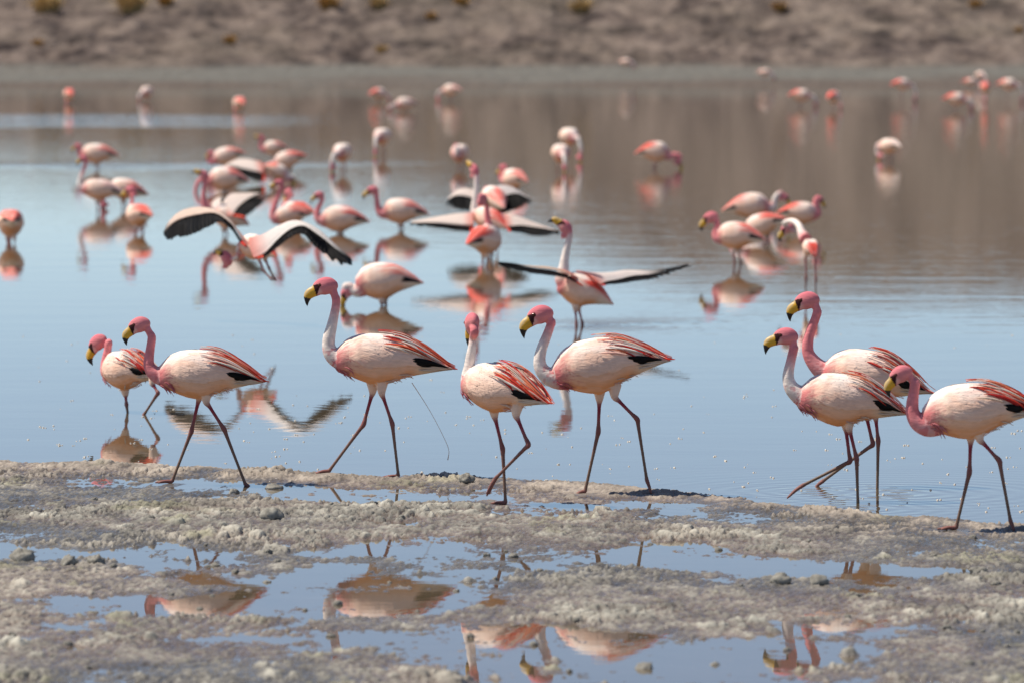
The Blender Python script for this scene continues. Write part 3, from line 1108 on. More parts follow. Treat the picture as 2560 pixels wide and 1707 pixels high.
# (u, v, su, sv, amplitude m) in picture units of the 2352-wide view, positive = raised crust, negative = pool
FORMS = [
 (560, 1124, 130, 11, -.060), (780, 1136, 200, 10, -.060), (1000, 1146, 110, 7, -.050), (350, 1118, 60, 6, -.02),
 (1290, 1164, 95, 5, -.050), (1450, 1192, 90, 5, -.03), (1010, 1205, 60, 6, -.03), (700, 1188, 60, 6, -.03),
 (760, 1262, 170, 16, -.050), (1010, 1260, 180, 14, -.045), (1330, 1285, 220, 17, -.065), (1650, 1300, 190, 15, -.060), (1860, 1318, 160, 14, -.04),
 (150, 1278, 210, 13, -.050), (760, 1330, 170, 20, -.055), (960, 1330, 150, 24, -.05), (800, 1385, 260, 22, -.065), (480, 1395, 220, 16, -.060), (120, 1386, 200, 13, -.055),
 (380, 1300, 60, 5, -.02),
 (1250, 1490, 230, 24, -.075), (1500, 1520, 260, 30, -.070), (1780, 1500, 190, 24, -.065), (1950, 1455, 120, 12, -.05), (1330, 1560, 150, 20, -.05), (1700, 1570, 200, 20, -.06),
 (300, 1498, 260, 7, -.035), (560, 1478, 130, 7, -.035), (900, 1470, 120, 12, -.05), (120, 1470, 120, 6, -.03),
 (2080, 1320, 170, 14, -.055), (2260, 1312, 140, 10, -.05), (1960, 1345, 110, 12, -.045), (2230, 1372, 120, 14, -.03), (2330, 1270, 70, 6, -.03),
 (100, 1120, 200, 12, .025), (330, 1133, 160, 8, .022), (140, 1190, 170, 20, .042), (380, 1198, 110, 14, .038), (620, 1172, 120, 14, .034), (820, 1180, 120, 12, .022),
 (1000, 1172, 160, 8, .016), (1050, 1222, 170, 12, .034), (1230, 1230, 120, 10, .030), (1450, 1208, 140, 8, .036), (1640, 1240, 170, 13, .040), (1800, 1246, 140, 8, .034),
 (2050, 1262, 160, 16, .030), (2220, 1290, 170, 14, .034), (1180, 1282, 90, 7, .022), (1150, 1295, 50, 5, .02), (1900, 1210, 150, 12, .014), (1380, 1132, 170, 11, .022), (1080, 1105, 130, 8, .022),
 (250, 1330, 210, 20, .020), (60, 1322, 120, 12, .016), (1640, 1362, 130, 15, .040), (1830, 1352, 120, 14, .044), (1980, 1372, 120, 10, .030), (1450, 1385, 170, 14, .028), (1230, 1392, 170, 12, .022),
 (1750, 1390, 250, 10, .020), (150, 1440, 260, 14, .016), (640, 1440, 260, 10, .010), (250, 1540, 320, 20, .020), (700, 1545, 220, 20, .018), (1010, 1558, 100, 10, .012),
 (2200, 1460, 150, 20, .022), (2150, 1520, 200, 26, .030), (2300, 1555, 160, 20, .022), (2200, 1415, 220, 10, .016), (1000, 1432, 160, 8, .010), (1560, 1430, 240, 10, .010),
]

def clumps(x, y, seed, prob=1.0, rmin=.25, rmax=.6):
    """rounded crumbs scattered one per cell; returns heights in cell units"""
    ix = np.floor(x); iy = np.floor(y)
    out = np.zeros_like(x)
    for dx in (-1, 0, 1):
        for dy in (-1, 0, 1):
            cx, cy = ix + dx, iy + dy
            jx = cx + hash2(cx, cy, seed); jy = cy + hash2(cx, cy, seed + 1)
            r = rmin + (rmax - rmin) * hash2(cx, cy, seed + 2) ** 2
            if prob < 1:
                r = np.where(hash2(cx, cy, seed + 3) < prob, r, 1e-3)
            d2 = ((x - jx) ** 2 + (y - jy) ** 2) / (r * r)
            out = np.maximum(out, np.sqrt(np.maximum(0, 1 - d2)) * r)
    return out

def mud_height(X, Y, want_micro=False):
    u = 1176 + X / Y * 13066.7
    v = 48 + 13066.7 * CAM_H / Y
    e = v - np.interp(u, EDGE_U, EDGE_V) - 10 * fbm(X * 1.7, Y * 0.6, 4, 3)
    h = 0.0155 + 0 * X
    uw = u + 70 * fbm(X * 1.1, Y * .9, 3, 101, .6)
    vw = v + 18 * fbm(X * 1.6 + 3, Y * 1.0, 4, 103, .6)
    for (cu, cv, su, sv, a) in FORMS:
        w = np.exp(-0.5 * (((uw - cu) / su) ** 2 + ((vw - cv) / sv) ** 2))
        h = h + a * w * (0.32 if a < 0 else 0.24)
    h = h + 0.026 * fbm(X * 2.1, Y * 1.5, 4, 5, .62)
    h = h * np.abs(h) / (np.abs(h) + 0.008)
    h = h + 0.009 * fbm(X * 6.5, Y * 3.2, 3, 7, .62)
    pool = sstep(0.004, -0.008, h)
    h = h + pool * (0.015 * fbm(X * 4.5, Y * 3.6, 4, 107, .68) + 0.001)
    crust = sstep(-0.010, 0.010, h)
    wx = X + .03 * fbm(X * 9, Y * 6, 2, 81); wy = Y + .05 * fbm(X * 9, Y * 6, 2, 83)
    patch = sstep(-.25, .35, fbm(X * 2.6, Y * 1.3, 3, 85))
    c1 = clumps(wx * 13, wy * 8, 11, .22, .12, .5)
    c2 = clumps(wx * 34, wy * 22, 15, .7, .2, .6)
    c3 = clumps(wx * 66, wy * 40, 21, .9, .25, .65)
    crumb = fbm(X * 38, Y * 20, 3, 27, .75)
    micro = crust * (0.040 * c1 * patch + 0.012 * c2 * (.15 + .85 * patch) + 0.008 * c3 + 0.009 * crumb)
    h = np.where(h > 0, 0.013 * np.tanh(h / 0.014), h)
    h = h + micro
    h = h + (1 - crust) * 0.022 * clumps(wx * 18, wy * 9, 25, .6, .12, .5) * sstep(-.03, -.006, h)
    h = h + 0.003 * fbm(X * 30, Y * 18, 2, 31) - 0.005
    # broken ledges on the drier crust, their edges facing the viewer
    led = fbm(X * 1.6 + 7, Y * 2.0, 4, 41, .62)
    for th, a in ((0.08, .006), (.24, .007)):
        h = h + a * sstep(th, th + .025, led) * sstep(0.002, 0.014, h)
    lake = sstep(5, -16, e)
    bed = -0.03 - 0.09 * sstep(-10, -130, e) + 0.006 * fbm(X * .8, Y * .8, 2, 51)
    rim = np.exp(-((e - 10) / 9.0) ** 2) * 0.013
    h = (h + rim) * (1 - lake) + bed * lake
    near = sstep(17.5, 12, Y)
    h = h * (1 - near) + 0.01 * near
    for (fx, fy, fz) in PLANTED:
        if fz > -0.02:
            w = np.exp(-((X - fx) / 0.06) ** 2 - ((Y - fy) / 0.14) ** 2)
            h = h * (1 - w) + (fz - 0.006) * w
    return (h, micro) if want_micro else h

def mud_colour(X, Y, h, micro):
    n1 = fbm(X * 1.1, Y * .7, 4, 91)
    n2 = fbm(X * 7, Y * 4, 4, 93, .6)
    hh = h * .9 + 0.006 * n2 + 0.006 * n1 + 0.9 * (micro - .003)  # besides damp, granule relief paints shade into crevices and pales lump tops
    wet = 1 - sstep(0.001, 0.017, hh)
    k = sstep(-.3, .4, n1)[..., None]
    cw = np.array([0.125, 0.114, 0.097]) * (1 - k) + np.array([0.165, 0.124, 0.098]) * k
    pale = sstep(0.012, 0.044, hh + .012 * n2)[..., None]
    cd = np.array([0.185, 0.174, 0.150]) * (1 - pale) + np.array([0.385, 0.368, 0.310]) * pale
    u = 1176 + X / Y * 13066.7
    e = 48 + 13066.7 * CAM_H / Y - np.interp(u, EDGE_U, EDGE_V)
    tan = (np.maximum(sstep(75, 15, e), .45 * sstep(.1, .5, fbm(X * .9 + 5, Y * .5, 3, 97))) * .6)[..., None]
    cd = cd * (1 - tan) + np.array([0.300, 0.240, 0.192]) * tan
    alg = (sstep(.32, .55, fbm(X * 3.1, Y * 1.9, 3, 99)) * .5)[..., None]
    cd = cd * (1 - alg) + np.array([0.230, 0.225, 0.130]) * alg
    w = wet[..., None]
    c = cd * (1 - w) + cw * w
    c = c * (1 + .55 * n2[..., None])
    return np.clip(c, 0.02, .7), wet

def graded(lo, hi, step, far_lo, far_hi, g=1.22):
    mid = list(np.arange(lo, hi + step * .5, step))
    a = []; s = step; x = lo
    while x > far_lo:
        s *= g; x -= s; a.append(x)
    b = []; s = step; x = mid[-1]
    while x < far_hi:
        s *= g; x += s; b.append(x)
    return np.array(a[::-1] + mid + b)

gx = graded(-2.75, 2.75, 0.0062, -90, 90)
gy = graded(18.2, 28.6, 0.0135, 0.8, 170, 1.12)
GX, GY = np.meshgrid(gx, gy)
GZ, GM = mud_height(GX, np.maximum(GY, 0.5), True)
mud_me = grid_mesh('mud_flat', GX, GY, GZ)
MC, MW = mud_colour(GX, GY, GZ, GM)
paint(mud_me, MC.reshape(-1, 3), MW.ravel())
mud = link('mud_flat', mud_me, mud_material())
tag(mud, kind='structure')

# ------------------------------------------------------------------ water
def wpt(c, x, y):
    return on_ground(*px(c, x, y))
r1, r2 = wpt('4', 676, 1355), wpt('4', 788, 1265)
r3 = wpt('4', 420, 1256)
r4 = wpt('B', 1620, 1130)
RINGS = [(r1.x, r1.y, 0.0006, 0.11, 0.35), (r2.x + .1, r2.y, 0.0006, 0.13, 0.5), (r3.x, r3.y, 0.0005, 0.10, 0.30), (r4.x + .1, r4.y, 0.0008, 0.16, 0.6)]
xs = np.linspace(-400, 400, 9)
ys = np.array([0.9, 60, 120, 215.0])
WX, WY = np.meshgrid(xs, ys)
water = link('water', grid_mesh('water', WX, WY, 0 * WX), water_material(RINGS))
tag(water, kind='structure')

# ------------------------------------------------------------------ far beach and hillside
def hill_z(X, Y):
    shore = 188 + 5 * fbm(X * .05, X * 0 + 2, 4, 61)
    dy = Y - shore
    beach = -0.25 + 0.45 * sstep(-14, 6, dy) + 0.018 * np.maximum(dy - 6, 0)
    dh = np.maximum(dy - 19, 0)
    crest = 8.5 + 5.4 * np.tanh(X / 14.0) + 1.3 * fbm(X * .06, X * 0, 3, 63) + 4 * fbm(X * .012, X * 0 + 9, 2, 67)
    up = 0.034 * dh + 0.00105 * dh ** 2
    up = crest * np.tanh(up / crest)
    lumps = sstep(0, 8, dy - 16) * (0.30 * fbm(X * .5, Y * .22, 4, 71) + 0.20 * billow(X * 1.1, Y * .45, 2, 73))
    small = 0.02 * fbm(X * .6, Y * .4, 3, 77) * sstep(-4, 4, dy)
    return beach + up + lumps + small

hx = graded(-26, 26, 0.16, -420, 420, 1.15)
hy = graded(182, 296, 0.42, 150, 900, 1.12)
HX, HY = np.meshgrid(hx, hy)
hill = link('hillside', grid_mesh('hillside', HX, HY, hill_z(HX, HY)), hill_material())
tag(hill, kind='structure')

# ------------------------------------------------------------------ build the front birds
for spec in FRONT:
    root, ts, b = traced(**spec)
    if 'strand' in spec['label']:
        P = [b.L(*px('2', x, y)) for (x, y) in ((862, 800), (905, 865), (950, 935), (1000, 1020), (1050, 1115), (1090, 1200), (1104, 1250), (1096, 1304))]
        sk = Skin()
        sk.tube(P, [.0022, .0018, .0016, .0014, .0014, .0014, .0016, .0030], [(.6, .56, .5)] * 8, 0, 0, 6, 40)
        me = mesh_from_arrays('strand', sk.V, sk.F)
        link('strand', me, M_TAIL, root)

# ------------------------------------------------------------------ the flock out on the lagoon
def auto_legs(ts, zbed=-0.10, stride=0.0, t=0.40, ly=0.036):
    out = []
    for s in (-1, 1):
        h = ts.S(t, math.pi, 1, -0.004)
        h = np.array([h[0] + s * 0.012, s * ly, h[2] - 0.022])
        f = np.array([h[0] + s * stride, s * ly * .9, zbed])
        if h[2] < zbed + 0.06:
            continue
        k = (h * .5 + f * .5) + np.array([0.018, 0, 0])
        toe = f + np.array([-.06, 0, -.004])
        out.append(dict(pts=[h, k, f], toe=toe, web=False, mud=.7, r=1.05, n=16))
    return out

def wader(c, wl, torso, neck, eye, tip, yaw=0.0, label='', group=None, seed=1, hrot=None, hyaw=0.0, hscale=None, vox=0.0075, stride=0.02, legs=True, wings=True, detail=0, legt=.40, **kw):
    """bird traced on the lagoon; wl = waterline point"""
    wu, wv = px(c, *wl)
    d = on_ground(wu, wv, 0).y
    b = Bird(d, wu, yaw)
    mpp = d / FPX / CROP[c][2]
    F, T, thick, wide = torso
    thick *= 1.1
    Fl, Tl = b.L(*px(c, *F)), b.L(*px(c, *T))
    ts = Torso(Fl, Tl, thick, wide)
    nk = [(b.L(*px(c, q[0], q[1]), ly=(q[3] if len(q) > 3 else 0.0)), q[2] * mpp) for q in neck]
    e = b.L(*px(c, *eye[:2]), ly=(eye[2] if len(eye) > 2 else 0.0))
    if hrot is None:
        rot, sc = rot_from(e, b.L(*px(c, *tip)))
        sc = hscale or min(max(sc, .85), 1.15)
    else:
        rot, sc = R(hrot), hscale or 1.0
    lg = auto_legs(ts, stride=stride, t=legt) if legs else []
    root, ts = build(b, (Fl, Tl, thick, wide), nk, (e, rot, sc, R(hyaw)), lg, 'flamingo', label, group, voxel=vox, seed=seed, detail=detail, wings=wings, **kw)
    return root, ts, b

def grazer(c, cx, cy, wl_y, yaw, pose, label, group=None, seed=1, L=0.52, pitch=0.0, nyaw=0.0, thick=1.12, vox=0.009, reach=0.0, **kw):
    """bird placed by the middle of its body; neck from a posture"""
    wu, wv = px(c, cx, wl_y)
    d = on_ground(wu, wv, 0).y
    b = Bird(d, wu, yaw)
    zc = on_plane(*px(c, cx, cy), d).z
    p = R(pitch)
    a = np.array([math.cos(p), 0, -math.sin(p)])
    n = np.array([math.sin(p), 0, math.cos(p)])
    F = -a * .47 * L + np.array([0, 0, zc]) - n * .035 * L * thick
    T = F + a * L
    ts = Torso(F, T, thick, 1.0)
    if pose == 'up':
        nk = [(.05, 0, .052), (.004, .015, .043), (-.031, .065, .032), (-.029, .11, .029), (-.018, .16, .026), (-.006, .21, .0225), (.004, .262, .0205)]
        e, tp = (-.074, .335), (-.132, .235)
    elif pose == 'hook':      # neck arched, head hanging in front of the breast
        nk = [(.05, 0, .052), (-.02, .03, .042), (-.05, .10, .031), (-.055, .17, .027), (-.085, .215, .024), (-.125, .205, .022)]
        e, tp = (-.165, .125), (-.160, .010)
    elif pose == 'preen':     # head laid back beside the flank
        nk = [(.05, 0, .052), (-.03, .02, .042), (-.05, .07, .031), (-.03, .12, .027), (.02, .13, .024)]
        e, tp = (.06, .09), (.10, 0.0)
    else:                     # feeding, bill in the water
        zw = -F[2]
        nk = [(.05, -.005, .052), (-.035, .005, .042), (-.085 - reach * .5, -.012, .032), (-.125 - reach, zw * .35, .027), (-.135 - reach, zw * .62, .023)]
        e, tp = (-.135 - reach, zw + .05), (-.105 - reach, zw - .07)
    ny = R(nyaw)
    def loc(x, z):
        return np.array([F[0] + x * math.cos(ny), x * math.sin(ny), F[2] + z])
    neck = [(loc(x, z), r) for (x, z, r) in nk]
    rot = math.atan2(tp[1] - e[1], tp[0] - e[0]) - math.atan2(-147, -84)
    lg = auto_legs(ts)
    return build(b, (F, T, thick, 1.0), neck, (loc(*e), rot, 1.0, ny), lg, 'flamingo', label, group, voxel=vox, seed=seed, detail=0, **kw)

def spread_wing(b, lead, trail, parent, seed, nfeath=16, black_from=0.45, tint=(0.87, 0.77, 0.71), inner=(0.78, 0.26, 0.20), split=0.55, c=None, tipblack=0.75, thick=0.007, tilt=0.17):
    """open wing between a leading and a trailing edge, both lists of (x, y, dy) in crop c"""
    Lp = crom([b.W(*px(c, q[0], q[1]), dy=q[2]) for q in lead], 26)
    Tp = crom([b.W(*px(c, q[0], q[1]), dy=q[2] - tilt) for q in trail], 26)
    s_in, s_out = split if isinstance(split, tuple) else (split, split)
    def sp_(q):
        return s_in + (s_out - s_in) * min(1.0, q * 1.25)
    n, m = 26, 9
    V = []; C = []
    up = np.array([0, 0, 1.0])
    nrm = []
    for i in range(n):
        i2 = min(i + 1, n - 1); i1 = max(i - 1, 0)
        q = np.cross(Lp[i2] - Lp[i1], Tp[i] - Lp[i])
        q /= np.linalg.norm(q) + 1e-9
        if q[2] < 0: q = -q
        nrm.append(q)
    for layer in (1, -1):
        for i in range(n):
            s = i / (n - 1)
            for j in range(m):
                g = j / (m - 1) * (sp_(s) + 0.06)
                th = thick * math.sqrt(max(0, math.sin(math.pi * (j / (m - 1)) ** .6))) * (1 - .6 * s)
                p = Lp[i] * (1 - g) + Tp[i] * g + nrm[i] * (th * layer + 0.02 * math.sin(math.pi * g) * (1 - .5 * s))
                V.append(p)
                k = max(0.0, 1 - s / 0.22)
                kk = sstep(tipblack, tipblack + .2, s) * (1 if j > 1 else .4)
                col = np.array(tint) * (1 - .85 * k) + np.array(inner) * .85 * k
                col = col * (1 - kk) + np.array([.02, .02, .022]) * kk
                C.append(col)
    F = []
    N0 = n * m
    for i in range(n - 1):
        for j in range(m - 1):
            a = i * m + j
            F.append((a, a + 1, a + m + 1, a + m))
            a += N0
            F.append((a, a + m, a + m + 1, a + 1))
        for j in (0, m - 1):
            a = i * m + j
            F.append((a, a + m, a + m + N0, a + N0) if j == 0 else (a + m, a, a + N0, a + m + N0))
    me = mesh_from_arrays('wing', V, F)
    paint(me, np.clip(np.array(C), 0, 1))
    w = link('wing', me, M_WING, parent)
    rr = random.Random(seed)
    nfeath = int(nfeath * 1.5)
    for k in range(nfeath):
        s = (k + .5) / nfeath
        x = s * (n - 1)
        i = int(x); f = x - i
        i2 = min(i + 1, n - 1)
        A = (Lp[i] * (1 - f) + Lp[i2] * f)
        s2 = min(1.0, s + 0.04 + 0.05 * s)
        y = s2 * (n - 1); jj = int(y); ff = y - jj; jj2 = min(jj + 1, n - 1)
        B = Tp[jj] * (1 - ff) + Tp[jj2] * ff
        B0 = Tp[i] * (1 - f) + Tp[i2] * f
        nn = nrm[i]
        sl = sp_(s)
        ext = 1.0 + rr.uniform(-.015, .02) + (rr.uniform(-.10, .12) if s > .72 else 0)
        tipw = .42 if s < .72 else .22
        P = [A + (B0 - A) * sl * .88 + nn * 0.004, A + (B0 - A) * (sl * .7 + .3 * .9) * .5 + (B - A) * (sl * .7 + .3 * .9) * .5, A + (B - A) * (sl * .35 + .65), A + (B - A) * ext]
        P = crom(P, 6)
        span = np.linalg.norm(Tp[i2] - Tp[i]) * (n - 1) / nfeath if i2 > i else 0.03
        wd = min(max(0.85 * span, 0.014), 0.05)
        mat = M_BLACK if s > 0.06 else M_PLUME[0]
        feather_strip('flight_feather', P, [wd, wd, wd, wd * .95, wd * .85, wd * tipw], [nn * (1 if k % 2 else .9)] * 6, mat, w, ridge=0.0025)
    return w

# --- left of the flock
grazer('D', 112, 930, 1132, -82, 'feed', 'round flamingo seen from its tail, feeding alone with red flanks either side', seed=101, red=1.3, pitch=-10)
wader('D', (985, 412), ((795, 262), (1180, 280), 1.0, 1.0), [(850, 262, 34), (800, 262, 26), (775, 250, 20), (772, 225, 16), (775, 205, 14)], (742, 178), (708, 248), label='flamingo with neck tucked low behind a taller one with raised neck', seed=102, neck_white=.05, red=.9)
wader('D', (1010, 815), ((800, 600), (1235, 655), .95, 1.0), [(860, 600, 50), (812, 590, 42), (784, 555, 30), (790, 500, 24), (812, 430, 19), (838, 362, 17), (842, 335, 17)], (795, 300), (765, 368), label='tall flamingo with raised neck wading in front of one with white back', seed=103, neck_white=.35, red=.3)
wader('D', (1165, 790), ((1060, 590), (1465, 662), 1.0, 1.0), [(1110, 600, 44), (1055, 600, 36), (1025, 640, 26), (1015, 690, 20), (1010, 730, 18)], (1000, 775), (1020, 830), label='flamingo with bright white back standing behind the tall raised neck', seed=104, neck_white=.1, red=.9)
wader('D', (1380, 1022), ((1255, 880), (1510, 860), 1.05, 1.0), [(1310, 860, 44), (1282, 830, 34), (1280, 770, 24), (1290, 710, 19), (1288, 665, 18)], (1240, 612), (1205, 680), yaw=-52, hrot=0, hyaw=40, label='flamingo turned away with salmon back in front of two wading side by side', seed=105, neck_white=.0, red=1.3)
# --- the crowded group
wader('A', (600, 425), ((480, 318), (742, 262), 1.05, 1.0), [(520, 310, 30), (478, 330, 24), (452, 330, 18), (447, 300, 15), (452, 285, 14)], (447, 262), (428, 318), label='greyish-pink flamingo at the back of the crowded group, neck tucked short', seed=111, neck_white=.05, red=.8)
wader('A', (570, 565), ((440, 470), (775, 490), 1.1, 1.0), [(490, 480, 36), (440, 488, 30), (395, 470, 22), (362, 490, 18), (345, 545, 16), (345, 590, 15)], (352, 640), (385, 690), hrot=60, hyaw=0, label='flamingo with neck hooked down beside the scarlet bird with lifted wing', seed=112, neck_white=.05, red=.9)
wader('A', (950, 318), ((868, 232), (1070, 225), 1.1, 1.0), [(900, 236, 26), (868, 230, 22), (852, 210, 16), (850, 185, 13), (855, 165, 12)], (848, 130), (826, 172), hrot=-45, hscale=1.0, label='flamingo with head up and yellow bill showing, behind the salmon-backed feeder', seed=113, neck_white=.0, red=1.0)
grazer('A', 1085, 310, 412, 0, 'feed', 'plain salmon-backed flamingo feeding at the back of the group', seed=114, red=1.5, L=.5, pitch=-14)
r, ts, b = wader('A', (960, 500), ((1060, 440), (850, 360), 1.05, 1.0), [(1020, 430, 36), (1062, 445, 28), (1090, 445, 20), (1105, 450, 16)], (1095, 462), (1130, 500), yaw=180, hrot=20, label='flamingo with one dark wing swept out sideways in the crowded group', seed=115, wings=False, neck_white=.6, red=1.2)
spread_wing(b, [(860, 330, 0), (760, 305, .15), (660, 310, .3), (560, 365, .45)], [(900, 490, -.1), (800, 470, 0), (700, 430, .12), (600, 385, .3)], r, 1, 10, c='A', tipblack=.95)
r, ts, b = wader('A', (610, 905), ((470, 740), (770, 830), 1.15, 1.05), [(530, 750, 44), (470, 735, 38), (425, 690, 28), (405, 620, 22), (408, 540, 18), (412, 470, 17)], (398, 415), (345, 402), hrot=-55, hscale=1.0, label='scarlet flamingo with raised neck and one wing lifted, black tips up', seed=116, wings=False, neck_white=.0, red=1.6)
spread_wing(b, [(540, 740, 0), (560, 640, .05), (620, 580, .1), (720, 575, .15)], [(720, 770, -.1), (760, 740, -.05), (850, 670, 0), (940, 590, .1)], r, 2, 10, c='A', tipblack=.95, split=.5)
spread_wing(b, [(520, 760, .1), (480, 700, .3), (470, 650, .5), (500, 620, .6)], [(620, 700, .2), (600, 650, .4), (590, 620, .5), (600, 600, .62)], r, 3, 6, c='A', tipblack=.95)
wader('A', (1080, 872), ((955, 775), (1250, 745), 1.05, 1.0), [(1010, 785, 42), (960, 775, 36), (945, 730, 26), (965, 660, 21), (990, 590, 18), (1000, 550, 17)], (975, 490), (928, 560), label='flamingo with high curved neck, bill down, in front of the raised black wing', seed=117, neck_white=.1, red=1.1)
wader('A', (1180, 850), ((1020, 742), (1285, 728), 1.1, 1.0), [(1070, 745, 38), (1030, 735, 32), (1022, 700, 24), (1045, 655, 19), (1062, 620, 17)], (1052, 580), (1040, 655), yaw=-30, hrot=25, hyaw=-20, hscale=1.0, label='flamingo with short upright neck squeezed between two others in the group', seed=118, neck_white=.15, red=1.3)
wader('A', (1480, 892), ((1318, 790), (1715, 800), 1.05, 1.0), [(1380, 795, 48), (1322, 790, 40), (1294, 750, 27), (1300, 700, 22), (1325, 650, 18), (1335, 625, 17)], (1290, 588), (1250, 662), label='flamingo sitting low in the water beside the flapping bird, neck hooked', seed=119, neck_white=.1, red=1.1)
wader('B', (455, 505), ((300, 395), (615, 410), 1.05, 1.0), [(350, 398, 42), (302, 402, 34), (275, 370, 22), (268, 320, 17), (262, 285, 15)], (220, 248), (180, 318), label='flamingo with arched pink neck wading clear of the crowded group', seed=120, neck_white=.05, red=1.1)
grazer('E', 1582, 425, 512, 68, 'feed', 'round white flamingo facing us with its neck curled down, nearest the crowded group', seed=121, red=.3, L=.5, nyaw=-14)
grazer('E', 1765, 352, 442, 62, 'feed', 'white flamingo feeding with its neck bent to one side, legs showing', seed=122, red=.2, L=.5, nyaw=20)
# --- the bird taking off
r, ts, b = wader('A', (930, 1602), ((690, 985), (985, 1075), 1.0, 1.0), [(740, 1000, 46), (695, 990, 38), (672, 1020, 26), (668, 1065, 21), (640, 1100, 18), (615, 1105, 17)], (560, 1068), (520, 1040), yaw=-40, hrot=-58, hscale=1.0, legs=False, label='flamingo running to take off with wings spread in front of the crowd, legs trailing', seed=130, wings=False, neck_white=.55, red=1.4, vox=.006)
spread_wing(b, [(735, 965, .0), (650, 850, .10), (560, 745, .2), (450, 692, .32), (330, 684, .42), (215, 720, .5), (130, 800, .55), (90, 885, .58)],
            [(745, 1010, -.05), (690, 960, .02), (640, 880, .1), (540, 800, .2), (420, 850, .3), (290, 905, .4), (190, 928, .47), (130, 930, .55)], r, 11, 20, c='A', split=(.72, .22), tipblack=.8, tint=(.88, .72, .62))
spread_wing(b, [(760, 925, -.05), (860, 900, -.12), (980, 835, -.2), (1090, 790, -.3), (1190, 798, -.4), (1310, 860, -.5), (1430, 970, -.58), (1560, 1085, -.62)],
            [(800, 1090, -.1), (900, 1070, -.15), (985, 1000, -.2), (1090, 920, -.3), (1200, 890, -.38), (1290, 990, -.48), (1410, 1090, -.56), (1545, 1140, -.62)], r, 12, 20, c='A', split=(.90, .25), tipblack=.8, tint=(.90, .84, .80))
for (q, ly) in (([(838, 1090), (872, 1180), (930, 1240), (945, 1262)], -.03), ([(885, 1100), (915, 1165), (950, 1235), (968, 1268)], .03)):
    sk = Skin()
    P = [b.L(*px('A', *p_), ly=ly) for p_ in q]
    leg(sk, P[:3], P[3], mud=.3, web=True, n=24)
    me, co, C_, G_, K_ = sk.fuse(.006, 1)
    paint(me, C_, G_)
    link('leg', me, M_BODY, r)
# --- grazing bird behind the tall strider
wader('B', (300, 1003), ((128, 868), (575, 858), 1.08, 1.0), [(195, 880, 62), (145, 905, 48), (112, 905, 34), (88, 880, 28), (62, 885, 25)], (52, 925), (62, 1040), hrot=38, hscale=1.0, label='flamingo feeding head-down right behind the tall strider, round back mirrored', seed=131, neck_white=.7, red=1.0, vox=.006, detail=1)
# --- flappers in the middle
r, ts, b = wader('B', (975, 720), ((905, 420), (1130, 500), 1.0, 1.0), [(960, 430, 42), (915, 415, 36), (905, 370, 27), (912, 300, 21), (918, 220, 18), (915, 150, 17)], (900, 100), (872, 66), yaw=-40, hrot=-70, hscale=1.0, label='flamingo with both wings held straight out level, neck stretched up', seed=132, wings=False, neck_white=.6, red=1.4, vox=.006)
spread_wing(b, [(900, 395, 0), (790, 402, .05), (650, 425, .1), (490, 455, .15)], [(900, 522, -.08), (790, 516, -.03), (650, 495, .02), (500, 478, .1)], r, 21, 14, c='B', split=(.72, .6), tipblack=.97)
spread_wing(b, [(1095, 405, 0), (1180, 420, -.05), (1300, 462, -.1), (1462, 522, -.15)], [(1120, 520, -.08), (1210, 530, -.1), (1320, 552, -.14), (1450, 535, -.17)], r, 22, 14, c='B', split=(.75, .3), tipblack=.85)
wader('B', (960, 735), ((1060, 590), (850, 600), 1.15, 1.0), [(1010, 590, 46), (1020, 560, 40), (1005, 510, 30), (990, 440, 22), (985, 380, 18), (982, 345, 17)], (972, 305), (960, 350), yaw=-128, hrot=10, hyaw=0, hscale=1.0, label='flamingo from behind with scarlet tail plumes, standing before the level-winged one', seed=133, neck_white=.2, red=1.7)
r, ts, b = wader('B', (1000, 560), ((985, 300), (1100, 360), 1.0, 1.0), [(1010, 300, 40), (990, 290, 30), (985, 260, 22), (984, 240, 18)], (980, 262), (970, 300), yaw=-70, hrot=30, hyaw=60, hscale=.9, label='flamingo with black half-open wings hidden behind the level-winged one', seed=134, wings=False, neck_white=.2, red=.8)
spread_wing(b, [(960, 290, 0), (880, 240, .05), (800, 245, .1), (735, 300, .15)], [(960, 380, -.08), (880, 388, -.03), (800, 375, .02), (728, 350, .1)], r, 31, 10, c='B', split=(.5, .25), tipblack=.95)
spread_wing(b, [(1000, 280, 0), (1060, 222, -.03), (1150, 230, -.06), (1262, 300, -.1)], [(1040, 390, -.08), (1110, 400, -.1), (1190, 370, -.12), (1270, 335, -.15)], r, 32, 10, c='B', split=(.6, .2), tipblack=.95, tint=(.80, .74, .72))
wader('B', (1170, 262), ((1100, 190), (1255, 195), 1.15, 1.0), [(1130, 190, 28), (1100, 195, 22), (1080, 175, 16), (1078, 150, 13), (1085, 135, 12)], (1075, 108), (1055, 160), yaw=-50, hrot=15, hyaw=30, hscale=1.0, label='flamingo with short neck and round body behind the black half-open wings', seed=135, neck_white=.1, red=.8)
grazer('E', 2118, 430, 500, 75, 'preen', 'flamingo curled up preening its breast behind the stretched-up neck', seed=136, red=.4, nyaw=20)
r, ts, b = wader('B', (1620, 1132), ((1450, 870), (1815, 1000), 1.12, 1.05), [(1520, 880, 66), (1480, 830, 52), (1488, 760, 36), (1495, 700, 28), (1508, 630, 24), (1524, 560, 21), (1522, 520, 20)], (1490, 468), (1425, 455), hrot=-62, hscale=1.0, label='flamingo with wings wide open and neck upright, standing alone in mid water', seed=137, wings=False, neck_white=.55, red=1.3, vox=.006, detail=1, legt=.42)
